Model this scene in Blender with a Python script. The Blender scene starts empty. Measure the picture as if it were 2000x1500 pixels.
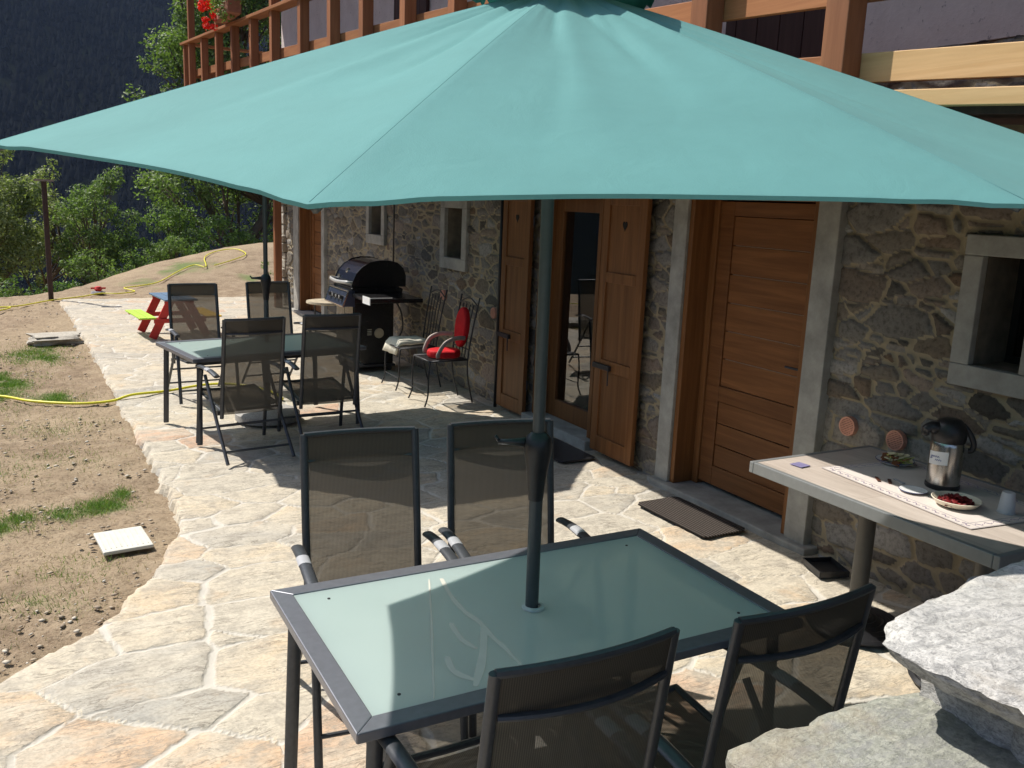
import bpy, bmesh, math, random
import numpy as np
from mathutils import Vector, Matrix
random.seed(7); np.random.seed(7)
S = bpy.context.scene; C = S.collection; PI = math.pi; R = math.radians

# ---------------------------------------------------------------- camera
YAW, PITCH, ROLL, FPX, CAMZ = R(28.8), R(11.6), R(-2.4), 1729.0, 2.0
F = Vector((math.sin(YAW)*math.cos(PITCH), math.cos(YAW)*math.cos(PITCH), -math.sin(PITCH)))
r0 = Vector((math.cos(YAW), -math.sin(YAW), 0)); u0 = r0.cross(F)
RT = r0*math.cos(ROLL) - u0*math.sin(ROLL); UP = u0*math.cos(ROLL) + r0*math.sin(ROLL)
cd = bpy.data.cameras.new('camera'); cam = bpy.data.objects.new('camera', cd); C.objects.link(cam)
cam.matrix_world = Matrix(((RT.x, UP.x, -F.x, 0), (RT.y, UP.y, -F.y, 0), (RT.z, UP.z, -F.z, CAMZ), (0, 0, 0, 1)))
cd.sensor_width = 36; cd.lens = 36*FPX/2000; cd.clip_start = 0.05; cd.clip_end = 6000
S.camera = cam
# ---------------------------------------------------------------- world and sun
SUN = Vector((-0.43, 0.59, 1)).normalized(); EL = math.asin(SUN.z); AZ = math.atan2(SUN.x, SUN.y)
W = bpy.data.worlds.new('World'); S.world = W; W.use_nodes = True
nt = W.node_tree; bg = nt.nodes['Background']; sky = nt.nodes.new('ShaderNodeTexSky')
sky.sky_type = 'NISHITA'; sky.sun_disc = False; sky.sun_elevation = EL; sky.sun_rotation = AZ % (2*PI)
sky.altitude = 900; sky.air_density = 1.0; sky.dust_density = 4.0
nt.links.new(sky.outputs[0], bg.inputs[0]); bg.inputs[1].default_value = 0.105
sl = bpy.data.lights.new('sun', 'SUN'); sl.energy = 4.6; sl.angle = R(0.55); sl.color = (1, 0.945, 0.865)
so = bpy.data.objects.new('sun', sl); C.objects.link(so); so.rotation_euler = SUN.to_track_quat('Z', 'Y').to_euler(); so.location = (-5, 5, 12)
S.view_settings.view_transform = 'Standard'; S.view_settings.look = 'None'; S.view_settings.exposure = 0.55; S.view_settings.gamma = 1
S.cycles.max_bounces = 8; S.cycles.transparent_max_bounces = 12; S.cycles.caustics_reflective = False; S.cycles.caustics_refractive = False
S.cycles.sample_clamp_indirect = 4

# ---------------------------------------------------------------- object helpers
def tag(o, label=None, cat=None, group=None, kind=None):
    if label: o['label'] = label
    if cat: o['category'] = cat
    if group: o['group'] = group
    if kind: o['kind'] = kind
    return o
def thing(name, label, cat, loc=(0, 0, 0), rz=0, group=None):
    o = bpy.data.objects.new(name, None); C.objects.link(o); o.empty_display_size = .1
    o.location = loc; o.rotation_euler = (0, 0, rz); return tag(o, label, cat, group)
def dup(root, loc=None, rz=None, label=None):
    r = root.copy(); C.objects.link(r)
    if loc: r.location = loc
    if rz is not None: r.rotation_euler = (0, 0, rz)
    if label: r['label'] = label
    for ch in list(root.children):
        c = ch.copy(); C.objects.link(c); c.parent = r
        for g in list(ch.children):
            d = g.copy(); C.objects.link(d); d.parent = c
    return r
class MB:
    def __init__(s): s.v = []; s.f = []
    def add(s, vs, fs):
        o = len(s.v); s.v += [tuple(v) for v in vs]; s.f += [tuple(i+o for i in f) for f in fs]; return s
    def box(s, x0, x1, y0, y1, z0, z1, M=None):
        vs = [Vector((x, y, z)) for z in (z0, z1) for y in (y0, y1) for x in (x0, x1)]
        if M: vs = [M @ v for v in vs]
        return s.add(vs, [(0, 2, 3, 1), (4, 5, 7, 6), (0, 1, 5, 4), (2, 6, 7, 3), (0, 4, 6, 2), (1, 3, 7, 5)])
    def bar(s, a, b, w, h, up=(0, 0, 1)):
        a, b = Vector(a), Vector(b); d = (b-a).normalized(); u = Vector(up)
        if abs(d.dot(u)) > .98: u = Vector((0, 1, 0))
        sx = d.cross(u).normalized()*w/2; sz = sx.cross(d).normalized()*h/2
        vs = [p+i*sx+j*sz for p in (a, b) for i, j in ((-1, -1), (1, -1), (1, 1), (-1, 1))]
        return s.add(vs, [(3, 2, 1, 0), (4, 5, 6, 7), (0, 1, 5, 4), (1, 2, 6, 5), (2, 3, 7, 6), (3, 0, 4, 7)])
    def tube(s, pts, r, n=8, r2=None, cap=True):
        pts = [Vector(p) for p in pts]; rs = r if isinstance(r, (list, tuple)) else [r]*len(pts)
        base = len(s.v); prev = None; vs = []
        for i, p in enumerate(pts):
            d = (pts[min(i+1, len(pts)-1)] - pts[max(i-1, 0)]).normalized()
            if prev is None:
                ref = Vector((0, 0, 1)) if abs(d.z) < .95 else Vector((0, 1, 0)); a = d.cross(ref).normalized()
            else:
                a = (prev - d*prev.dot(d)).normalized()
            prev = a; b = d.cross(a)
            for k in range(n):
                t = 2*PI*k/n; vs.append(p + a*math.cos(t)*rs[i] + b*math.sin(t)*(rs[i] if r2 is None else r2))
        fs = [(i*n+k, i*n+(k+1) % n, (i+1)*n+(k+1) % n, (i+1)*n+k) for i in range(len(pts)-1) for k in range(n)]
        if cap: fs += [tuple(range(n-1, -1, -1)), tuple((len(pts)-1)*n+k for k in range(n))]
        return s.add(vs, fs)
    def lathe(s, prof, c=(0, 0, 0), n=24, M=None):
        vs = []; m = len(prof)
        for r_, z in prof:
            for k in range(n):
                t = 2*PI*k/n; v = Vector((r_*math.cos(t), r_*math.sin(t), z))
                vs.append((M @ v if M else v)+Vector(c))
        fs = [(i*n+k, i*n+(k+1) % n, (i+1)*n+(k+1) % n, (i+1)*n+k) for i in range(m-1) for k in range(n)]
        return s.add(vs, fs)
    def prism(s, poly, ax, a, b):
        n = len(poly)
        def P(p, t): return {'x': (t, p[0], p[1]), 'y': (p[0], t, p[1]), 'z': (p[0], p[1], t)}[ax]
        vs = [P(p, a) for p in poly]+[P(p, b) for p in poly]
        return s.add(vs, [tuple(range(n-1, -1, -1)), tuple(range(n, 2*n))]+[(i, (i+1) % n, (i+1) % n+n, i+n) for i in range(n)])
    def build(s, name, mat, parent=None, smooth=False, bevel=0, recalc=True, seg=2, loc=None):
        me = bpy.data.meshes.new(name); me.from_pydata(s.v, [], s.f)
        if recalc:
            bm = bmesh.new(); bm.from_mesh(me); bmesh.ops.recalc_face_normals(bm, faces=bm.faces); bm.to_mesh(me); bm.free()
        o = bpy.data.objects.new(name, me); C.objects.link(o)
        if mat: me.materials.append(mat)
        if parent: o.parent = parent
        if loc: o.location = loc
        if smooth:
            me.polygons.foreach_set('use_smooth', [True]*len(me.polygons))
            if smooth == 'auto': me.set_sharp_from_angle(angle=R(40))
        if bevel:
            b = o.modifiers.new('bevel', 'BEVEL'); b.width = bevel; b.segments = seg; b.limit_method = 'ANGLE'; b.angle_limit = R(35)
        return o
def smoothpts(pts, n=6):
    P = [Vector(p) for p in pts]; out = []
    for i in range(len(P)-1):
        p0, p1, p2, p3 = P[max(i-1, 0)], P[i], P[i+1], P[min(i+2, len(P)-1)]
        for k in range(n):
            t = k/n; out.append(.5*((2*p1)+(p2-p0)*t+(2*p0-5*p1+4*p2-p3)*t*t+(3*p1-p0-3*p2+p3)*t**3))
    return out+[P[-1]]
# numpy value noise
def _h(ix, iy, s):
    v = np.sin(ix*127.1+iy*311.7+s*74.7)*43758.5453; return v-np.floor(v)
def vn(x, y, s=0):
    ix, iy = np.floor(x), np.floor(y); fx, fy = x-ix, y-iy; fx = fx*fx*(3-2*fx); fy = fy*fy*(3-2*fy)
    return (_h(ix, iy, s)*(1-fx)+_h(ix+1, iy, s)*fx)*(1-fy)+(_h(ix, iy+1, s)*(1-fx)+_h(ix+1, iy+1, s)*fx)*fy
def fbm(x, y, s=0, o=4):
    t = 0; a = .5
    for i in range(o): t = t+a*vn(x, y, s+i*13); x = x*2.03; y = y*2.03; a *= .5
    return t
def gridmesh(name, P, mat, parent=None, attrs=None, mask=None, smooth=True):
    """P: (nv, nu, 3) array; attrs: dict of (nv,nu) floats; mask: (nv-1,nu-1) bool of faces kept"""
    nv, nu = P.shape[:2]
    idx = np.arange(nv*nu).reshape(nv, nu)
    q = np.stack([idx[:-1, :-1], idx[:-1, 1:], idx[1:, 1:], idx[1:, :-1]], -1).reshape(-1, 4)
    if mask is not None: q = q[mask.reshape(-1)]
    me = bpy.data.meshes.new(name)
    me.vertices.add(nv*nu); me.vertices.foreach_set('co', P.reshape(-1).astype(np.float32))
    me.loops.add(len(q)*4); me.loops.foreach_set('vertex_index', q.reshape(-1).astype(np.int32))
    me.polygons.add(len(q)); me.polygons.foreach_set('loop_start', np.arange(0, len(q)*4, 4, dtype=np.int32))
    me.polygons.foreach_set('loop_total', np.full(len(q), 4, dtype=np.int32))
    me.update(calc_edges=True); me.validate()
    if smooth: me.polygons.foreach_set('use_smooth', np.ones(len(me.polygons), dtype=bool))
    for k, a in (attrs or {}).items():
        at = me.attributes.new(k, 'FLOAT', 'POINT'); at.data.foreach_set('value', a.reshape(-1).astype(np.float32))
    o = bpy.data.objects.new(name, me); C.objects.link(o); me.materials.append(mat)
    if parent: o.parent = parent
    return o

# ---------------------------------------------------------------- material helpers
class NT:
    def __init__(s, name):
        s.m = bpy.data.materials.new(name); s.m.use_nodes = True; s.t = s.m.node_tree; s.b = s.t.nodes['Principled BSDF']; s.out = s.t.nodes['Material Output']
    def n(s, typ, **kw):
        x = s.t.nodes.new(typ)
        for k, v in kw.items():
            if k in x.inputs: x.inputs[k].default_value = v
            else: setattr(x, k, v)
        return x
    def l(s, a, b): s.t.links.new(a, b)
    def coord(s, scale=(1, 1, 1), kind='Object', rot=(0, 0, 0)):
        tc = s.n('ShaderNodeTexCoord'); mp = s.n('ShaderNodeMapping'); mp.inputs['Scale'].default_value = scale; mp.inputs['Rotation'].default_value = rot
        s.l(tc.outputs[kind], mp.inputs[0]); return mp.outputs[0]
    def noise(s, vec, scale, detail=4, rough=.55, dist=0):
        x = s.n('ShaderNodeTexNoise'); x.inputs['Scale'].default_value = scale; x.inputs['Detail'].default_value = detail
        x.inputs['Roughness'].default_value = rough; x.inputs['Distortion'].default_value = dist; s.l(vec, x.inputs['Vector']); return x.outputs['Fac']
    def ramp(s, fac, stops):
        x = s.n('ShaderNodeValToRGB'); e = x.color_ramp.elements
        while len(e) < len(stops): e.new(.5)
        for i, (p, c) in enumerate(stops): e[i].position = p; e[i].color = (*c, 1) if len(c) == 3 else c
        s.l(fac, x.inputs[0]); return x.outputs[0]
    def mix(s, fac, a, b, mode='MIX'):
        x = s.n('ShaderNodeMix', data_type='RGBA', blend_type=mode)
        for i, v in ((0, fac), (6, a), (7, b)):
            if isinstance(v, bpy.types.NodeSocket): s.l(v, x.inputs[i])
            elif i == 0: x.inputs[0].default_value = v
            else: x.inputs[i].default_value = (*v, 1)
        return x.outputs[2]
    def math(s, op, a, b=0, clamp=False):
        x = s.n('ShaderNodeMath', operation=op, use_clamp=clamp)
        for i, v in ((0, a), (1, b)):
            if isinstance(v, bpy.types.NodeSocket): s.l(v, x.inputs[i])
            else: x.inputs[i].default_value = v
        return x.outputs[0]
    def attr(s, name):
        x = s.n('ShaderNodeAttribute'); x.attribute_name = name; return x.outputs['Fac']
    def bump(s, h, strength=.3, dist=.01, prev=None):
        x = s.n('ShaderNodeBump'); x.inputs['Strength'].default_value = strength; x.inputs['Distance'].default_value = dist; s.l(h, x.inputs['Height'])
        if prev: s.l(prev, x.inputs['Normal'])
        s.l(x.outputs[0], s.b.inputs['Normal']); return x.outputs[0]
    def set(s, **kw):
        for k, v in kw.items():
            i = s.b.inputs[k.replace('_', ' ')]
            if isinstance(v, bpy.types.NodeSocket): s.l(v, i)
            elif isinstance(v, (tuple, list)) and len(v) == 3: i.default_value = (*v, 1)
            else: i.default_value = v
        return s.m
def plain(name, col, rough=.5, metal=0, var=.15, scale=20, spec=.5, bump=0):
    g = NT(name); v = g.coord(); f = g.noise(v, scale, 5)
    a = tuple(max(0, c*(1-var)) for c in col); b = tuple(min(1, c*(1+var)) for c in col)
    g.set(Base_Color=g.ramp(f, [(.3, a), (.7, b)]), Metallic=metal, Roughness=rough, Specular_IOR_Level=spec)
    if bump: g.bump(g.noise(v, scale*4, 3), bump, .004)
    return g.m
def wood(name, c1, c2, axis=2, rough=.6, knots=False, grain=1.0, spec=.3):
    g = NT(name); sc = [22*grain]*3; sc[axis] = 1.1*grain
    info = g.n('ShaderNodeObjectInfo'); tc = g.n('ShaderNodeTexCoord'); mp = g.n('ShaderNodeMapping'); mp.inputs['Scale'].default_value = sc
    g.l(tc.outputs['Object'], mp.inputs[0]); ad = g.n('ShaderNodeVectorMath', operation='ADD'); g.l(mp.outputs[0], ad.inputs[0])
    ml = g.math('MULTIPLY', info.outputs['Random'], 50); g.l(ml, ad.inputs[1]); v = ad.outputs[0]
    f = g.noise(v, 1.0, 6, .65, .6); f2 = g.noise(v, 4.5, 3, .6)
    col = g.ramp(f, [(.32, c1), (.52, tuple((a+b)/2 for a, b in zip(c1, c2))), (.68, c2)])
    col = g.mix(g.math('MULTIPLY', f2, .35), col, tuple(c*.55 for c in c1))
    hue = g.n('ShaderNodeHueSaturation'); g.l(col, hue.inputs['Color']); g.l(g.math('ADD', g.math('MULTIPLY', info.outputs['Random'], .3), .85), hue.inputs['Value'])
    col = hue.outputs[0]
    if knots:
        s2 = [2.6]*3; s2[axis] = 1.1; v2 = g.coord(tuple(s2)); vo = g.n('ShaderNodeTexVoronoi'); vo.inputs['Scale'].default_value = 1.3; g.l(v2, vo.inputs['Vector'])
        k = g.ramp(vo.outputs['Distance'], [(.02, (1, 1, 1)), (.09, (.25, .25, .25)), (.13, (0, 0, 0))])
        col = g.mix(k, col, tuple(c*.45 for c in c1))
    g.set(Base_Color=col, Roughness=rough, Specular_IOR_Level=spec); g.bump(f, .25, .003); return g.m

# metals / plastics
M_frame = plain('anthracite_metal', (.062, .066, .074), .36, .25, .12, 60, .5)
M_framed = plain('grey_aluminium_frame', (.19, .195, .22), .34, .45, .08, 40)
M_black = plain('black_enamel', (.012, .012, .013), .22, 0, .2, 30)
M_blackplastic = plain('black_plastic', (.018, .018, .02), .4, 0, .2, 60)
M_steel = plain('brushed_steel', (.55, .53, .5), .24, 1.0, .1, 60)
M_armgrey = plain('pale_grey_band', (.38, .38, .40), .45, 0, .05)
M_iron = plain('wrought_iron', (.045, .045, .048), .5, .4, .3, 80)
M_white = plain('white_plastic', (.8, .8, .8), .35, 0, .03)
M_copper = plain('copper_vent', (.66, .33, .24), .38, .3, .15, 40)
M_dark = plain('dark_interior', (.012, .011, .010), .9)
M_darkmetal = plain('dark_hook_metal', (.03, .03, .035), .5, .3)
M_red = plain('red_painted_wood', (.55, .035, .03), .5, 0, .15, 15, .4, .15)
M_green = plain('lime_painted_wood', (.42, .68, .06), .5, 0, .1, 15, .4, .15)
M_blue = plain('blue_painted_wood', (.10, .17, .27), .5, 0, .2, 12, .4, .15)
M_yellow = plain('yellow_painted_wood', (.72, .45, .03), .5, 0, .1, 12)
M_hose = plain('yellow_hose', (.78, .72, .04), .4, 0, .06)
M_concrete = NT('concrete'); _v = M_concrete.coord(); _f = M_concrete.noise(_v, 5, 8, .65)
M_concrete.set(Base_Color=M_concrete.ramp(_f, [(.3, (.22, .215, .19)), (.5, (.32, .31, .28)), (.72, (.43, .42, .38))]), Roughness=.9); M_concrete.bump(M_concrete.noise(_v, 60, 5), .3, .004); M_concrete = M_concrete.m
M_door = wood('oak_door_wood', (.155, .060, .020), (.275, .115, .040), 1, .5)
M_frame_wood = wood('brown_frame_wood', (.15, .060, .020), (.27, .118, .040), 2, .5)
M_shutter = wood('shutter_wood', (.15, .060, .020), (.27, .116, .040), 2, .5)
M_balc = wood('stained_balcony_wood', (.30, .115, .045), (.46, .205, .085), 1, .6, knots=True)
M_balcv = wood('stained_post_wood', (.26, .10, .045), (.40, .17, .08), 2, .55)
M_pine = wood('new_pine_board', (.55, .34, .15), (.70, .47, .24), 1, .6, knots=True)
M_darkboard = wood('dark_board_wood', (.05, .022, .018), (.085, .040, .032), 2, .6)

def fabric_canopy(name, col, tr=.3):
    g = NT(name); v = g.coord(); w = g.noise(v, 2.5, 7, .7); fine = g.noise(v, 330, 2, .7)
    c = g.ramp(w, [(.3, tuple(x*.93 for x in col)), (.7, tuple(min(1, x*1.06) for x in col))])
    g.set(Base_Color=c, Roughness=.75, Specular_IOR_Level=.25, Sheen_Weight=.12, Sheen_Roughness=.4); g.bump(fine, .35, .0015, g.bump(g.noise(g.coord((1, 1, .3)), 9, 5, .6, 1.0), .25, .01))
    t = g.n('ShaderNodeBsdfTranslucent'); g.l(c, t.inputs[0]); mx = g.n('ShaderNodeMixShader'); mx.inputs[0].default_value = tr
    g.l(g.b.outputs[0], mx.inputs[1]); g.l(t.outputs[0], mx.inputs[2]); g.l(mx.outputs[0], g.out.inputs[0]); return g.m
M_canopy = fabric_canopy('teal_canopy_fabric', (.155, .40, .395), .36)
M_canopyd = fabric_canopy('dark_teal_cap_fabric', (.04, .19, .16), .1)

def sling():
    g = NT('mesh_sling_fabric'); v = g.coord()
    wv = g.n('ShaderNodeTexWave'); wv.inputs['Scale'].default_value = 60; wv.inputs['Distortion'].default_value = .6; wv.bands_direction = 'X'; g.l(v, wv.inputs['Vector'])
    wz = g.n('ShaderNodeTexWave'); wz.inputs['Scale'].default_value = 75; wz.bands_direction = 'Z'; g.l(v, wz.inputs['Vector'])
    wsum = g.math('MULTIPLY', wv.outputs['Fac'], wz.outputs['Fac'])
    c = g.ramp(wv.outputs['Fac'], [(.2, (.070, .062, .052)), (.8, (.130, .113, .092))])
    g.set(Base_Color=c, Roughness=.65, Specular_IOR_Level=.35)
    tr = g.n('ShaderNodeBsdfTransparent'); tr.inputs[0].default_value = (1, .97, .92, 1); mx = g.n('ShaderNodeMixShader')
    g.l(g.math('ADD', g.math('MULTIPLY', wsum, .16), .08), mx.inputs[0])
    tl = g.n('ShaderNodeBsdfTranslucent'); g.l(c, tl.inputs[0]); m0 = g.n('ShaderNodeMixShader'); m0.inputs[0].default_value = .42; g.l(g.b.outputs[0], m0.inputs[1]); g.l(tl.outputs[0], m0.inputs[2])
    g.l(m0.outputs[0], mx.inputs[1]); g.l(tr.outputs[0], mx.inputs[2]); g.l(mx.outputs[0], g.out.inputs[0]); return g.m
M_sling = sling()
def frosted():
    g = NT('frosted_glass'); v = g.coord(); f = g.noise(v, 3, 4)
    g.set(Base_Color=g.ramp(f, [(.3, (.60, .71, .69)), (.7, (.65, .76, .74))]), Roughness=.22, IOR=1.9, Specular_IOR_Level=.8)
    t = g.n('ShaderNodeBsdfTranslucent'); t.inputs[0].default_value = (.78, .90, .88, 1)
    m1 = g.n('ShaderNodeMixShader'); m1.inputs[0].default_value = .40; g.l(g.b.outputs[0], m1.inputs[1]); g.l(t.outputs[0], m1.inputs[2])
    rf = g.n('ShaderNodeBsdfRefraction'); rf.inputs['IOR'].default_value = 1.02; rf.inputs['Roughness'].default_value = .5; rf.inputs[0].default_value = (.86, .97, .94, 1)
    m2 = g.n('ShaderNodeMixShader'); m2.inputs[0].default_value = .15; g.l(m1.outputs[0], m2.inputs[1]); g.l(rf.outputs[0], m2.inputs[2])
    g.l(m2.outputs[0], g.out.inputs[0]); return g.m
M_frost = frosted()
M_palestrip = plain('pale_strip_tone', (.62, .60, .53), .25, 0, .04)
def pane():
    g = NT('window_pane'); gl = g.n('ShaderNodeBsdfGlossy'); gl.inputs['Roughness'].default_value = .015
    tr = g.n('ShaderNodeBsdfTransparent'); tr.inputs[0].default_value = (.75, .78, .78, 1); fr = g.n('ShaderNodeFresnel'); fr.inputs[0].default_value = 2.4
    mx = g.n('ShaderNodeMixShader'); g.l(fr.outputs[0], mx.inputs[0]); g.l(tr.outputs[0], mx.inputs[1]); g.l(gl.outputs[0], mx.inputs[2]); g.l(mx.outputs[0], g.out.inputs[0]); return g.m
M_pane = pane()

def stone_mat(name, stops, mortar, bump=.6, slate=False, mort_var=.15):
    g = NT(name); v = g.coord(); rnd = g.attr('rnd'); mask = g.attr('mask'); r2 = g.attr('rnd2')
    base = g.ramp(rnd, stops)
    n1 = g.noise(v, 6, 7, .65, .4); n2 = g.noise(v, 38, 6, .7); n3 = g.noise(v, 160, 3)
    base = g.mix(g.math('MULTIPLY', n1, .75), base, g.ramp(r2, [(0, tuple(c*.62 for c in stops[0][1])), (1, tuple(c*1.0 for c in stops[-1][1]))]))
    dk = g.ramp(n2, [(.33, (.52, .50, .47)), (.5, (.92, .92, .92)), (.7, (1.12, 1.1, 1.06))]); base = g.mix(1, base, dk, 'MULTIPLY')
    mo = g.mix(g.noise(v, 14, 5), tuple(c*(1-mort_var) for c in mortar), tuple(min(1, c*(1+mort_var)) for c in mortar))
    fac = g.ramp(g.math('ADD', mask, g.math('MULTIPLY', g.math('SUBTRACT', n2, .5), .5)), [(.30, (0, 0, 0)), (.55, (1, 1, 1))])
    g.set(Base_Color=g.mix(fac, mo, base), Roughness=.88, Specular_IOR_Level=.25)
    b = g.bump(n2, bump, .012)
    if slate:
        v2 = g.coord((3, 8, 8), rot=(0, 0, .5)); cr = g.noise(v2, 1.4, 7, .7, 1.2)
        st = g.ramp(cr, [(.42, (0, 0, 0)), (.455, (.6, .6, .6)), (.56, (.65, .65, .65)), (.575, (1, 1, 1))]); b = g.bump(st, .35, .012, b)
    g.bump(n3, .35, .002, b); return g.m
M_rubble = stone_mat('rubble_wall_stone', [(0, (.085, .075, .062)), (.18, (.17, .155, .13)), (.36, (.26, .205, .145)), (.52, (.14, .135, .125)), (.66, (.25, .165, .105)), (.8, (.19, .175, .15)), (.92, (.30, .28, .25)), (1, (.40, .39, .37))], (.34, .285, .19), .6)
def flagstone():
    g = NT('flagstone'); v = g.coord(); rnd = g.attr('rnd'); mask = g.attr('mask'); r2 = g.attr('rnd2')
    tint = g.ramp(rnd, [(0, (.35, .34, .31)), (.14, (.44, .415, .365)), (.32, (.55, .49, .385)), (.5, (.48, .45, .385)), (.68, (.58, .50, .375)), (.84, (.56, .46, .33)), (.95, (.55, .41, .28)), (1, (.52, .34, .24))])
    big = g.noise(g.coord((1.1, 2.0, 1), rot=(0, 0, .35)), 2.2, 5, .6, .6); mid = g.noise(v, 9, 6, .6, .3); fine = g.noise(v, 70, 4, .6); grit = g.noise(v, 260, 2)
    c = g.mix(g.ramp(big, [(.38, (0, 0, 0)), (.58, (.75, .75, .75))]), tint, (.53, .485, .40))
    c = g.mix(g.ramp(mid, [(.36, (.6, .6, .6)), (.5, (0, 0, 0))]), c, (.33, .30, .255))
    c = g.mix(g.ramp(g.noise(v, 3.3, 4, .6, .5), [(.60, (0, 0, 0)), (.74, (.5, .5, .5))]), c, (.52, .37, .23))
    c = g.mix(1, c, g.ramp(fine, [(.3, (.82, .81, .79)), (.6, (1.05, 1.04, 1.02))]), 'MULTIPLY')
    mo = g.mix(mid, (.45, .42, .36), (.58, .55, .49))
    fac = g.ramp(g.math('ADD', mask, g.math('MULTIPLY', g.math('SUBTRACT', mid, .5), .8)), [(.12, (0, 0, 0)), (.50, (1, 1, 1))])
    # slate cleavage: dark split lines following the bedding
    v2 = g.coord((2.2, 9.5, 6), rot=(0, 0, .42)); cr = g.noise(v2, 1.25, 8, .68, .9); v3 = g.coord((5, 17, 6), rot=(0, 0, .2)); c2 = g.noise(v3, 1.1, 7, .7, 1.1)
    l1 = g.ramp(cr, [(.478, (0, 0, 0)), (.493, (1, 1, 1)), (.503, (.5, .5, .5)), (.525, (0, 0, 0))]); gate = g.ramp(g.noise(v, 4.5, 3), [(.44, (0, 0, 0)), (.52, (1, 1, 1))])
    l2 = g.math('MULTIPLY', l1, gate); c = g.mix(g.math('MULTIPLY', l2, .75), c, (.16, .14, .115)); l3 = g.ramp(c2, [(.478, (0, 0, 0)), (.495, (.9, .9, .9)), (.512, (0, 0, 0))]); l3 = g.math('MULTIPLY', l3, g.ramp(g.noise(v, 3.7, 3), [(.45, (0, 0, 0)), (.53, (1, 1, 1))])); c = g.mix(l3, c, (.24, .215, .18)); c = g.mix(g.ramp(g.noise(v3, 2.6, 6, .7, .6), [(.36, (.5, .5, .5)), (.48, (0, 0, 0))]), c, (.33, .30, .25))
    col = g.mix(fac, mo, c); g.set(Base_Color=col, Roughness=.9, Specular_IOR_Level=.2)
    st = g.ramp(cr, [(.30, (0, 0, 0)), (.31, (.2, .2, .2)), (.42, (.25, .25, .25)), (.43, (.5, .5, .5)), (.495, (.5, .5, .5)), (.503, (.78, .78, .78)), (.60, (.8, .8, .8)), (.61, (1, 1, 1))])
    b = g.bump(g.math('MULTIPLY', st, fac), .5, .007); b = g.bump(c2, .35, .006, b); b = g.bump(mid, .3, .008, b); b = g.bump(fac, .5, .004, b); b = g.bump(fine, .35, .003, b); g.bump(grit, .2, .001, b); return g.m
M_flag = flagstone()

def granite(name, light):
    g = NT(name); v = g.coord((1, 1, 2.2)); n1 = g.noise(v, 5, 6, .6, .5); n2 = g.noise(v, 85, 4, .75, .3); n3 = g.noise(v, 190, 2, .6); v3 = g.coord((14, 40, 60), rot=(0, 0, .4)); n4 = g.noise(v3, 1.5, 6, .7, .8)
    c = g.ramp(n2, [(.30, (.15, .15, .145)), (.42, (.37, .365, .35)), (.55, (.55, .54, .515)), (.75, (.65, .64, .61))] if light else [(.3, (.15, .155, .13)), (.5, (.27, .275, .235)), (.7, (.40, .40, .345))])
    c = g.mix(g.ramp(n3, [(.34, (.6, .6, .6)), (.42, (0, 0, 0))]), c, (.14, .14, .14)); vv = g.noise(g.coord((3, 9, 14), rot=(.1, 0, .5)), 1.3, 8, .65, 1.4); c = g.mix(g.ramp(vv, [(.488, (0, 0, 0)), (.496, (.45, .45, .45)), (.505, (0, 0, 0))]), c, (.12, .115, .11)); c = g.mix(g.ramp(g.noise(v, 2.2, 4), [(.35, (.6, .6, .6)), (.6, (0, 0, 0))]), c, (.36, .35, .33) if light else (.22, .225, .19))
    c = g.mix(g.ramp(n4, [(.40, (.55, .55, .55)), (.50, (0, 0, 0))]), c, (.22, .22, .215))
    c = g.mix(g.ramp(n1, [(.5, (0, 0, 0)), (.68, (.5, .5, .5))]), c, (.34, .27, .17) if not light else (.42, .36, .27))
    g.set(Base_Color=c, Roughness=.8, Specular_IOR_Level=.4); b = g.bump(n2, .6, .004); g.bump(n4, .5, .008, b); return g.m
M_gran1 = granite('pale_granite', True); M_gran2 = granite('greenish_granite', False)

def soil():
    g = NT('dry_soil'); v = g.coord(); n0 = g.noise(v, .55, 4, .6, .5); n1 = g.noise(v, 4, 6, .65); n2 = g.noise(v, 38, 6, .7); n3 = g.noise(v, 120, 3)
    gr = g.attr('grass')
    c = g.ramp(n1, [(.3, (.19, .14, .095)), (.5, (.29, .22, .15)), (.7, (.38, .30, .21))])
    c = g.mix(g.ramp(n0, [(.4, (0, 0, 0)), (.62, (.65, .65, .65))]), c, (.38, .30, .20))
    c = g.mix(g.ramp(n2, [(.35, (.6, .6, .6)), (.5, (0, 0, 0))]), c, (.10, .065, .04))
    c = g.mix(g.ramp(n3, [(.62, (0, 0, 0)), (.7, (.6, .6, .6))]), c, (.5, .43, .33))
    gf = g.math('MULTIPLY', g.ramp(g.math('ADD', gr, g.math('MULTIPLY', g.math('SUBTRACT', n1, .5), .8)), [(.3, (0, 0, 0)), (.8, (1, 1, 1))]), .75)
    c = g.mix(gf, c, (.10, .17, .045))
    g.set(Base_Color=c, Roughness=.95, Specular_IOR_Level=.1); b = g.bump(n2, .8, .02); g.bump(n3, .5, .006, b); return g.m
M_soil = soil()
def leafmat(name, c1, c2, tr=.35):
    g = NT(name); info = g.n('ShaderNodeObjectInfo'); geo = g.n('ShaderNodeNewGeometry')
    f = geo.outputs['Random Per Island']; c = g.ramp(f, [(0, c1), (.6, c2), (1, tuple(min(1, x*1.35) for x in c2))])
    g.set(Base_Color=c, Roughness=.55, Specular_IOR_Level=.35)
    t = g.n('ShaderNodeBsdfTranslucent'); g.l(g.mix(1, c, (1, 1.15, .45), 'MULTIPLY'), t.inputs[0]); mx = g.n('ShaderNodeMixShader'); mx.inputs[0].default_value = tr
    g.l(g.b.outputs[0], mx.inputs[1]); g.l(t.outputs[0], mx.inputs[2]); g.l(mx.outputs[0], g.out.inputs[0]); return g.m
M_leaf = leafmat('broadleaf_green', (.075, .125, .04), (.165, .24, .085), .45)
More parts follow.
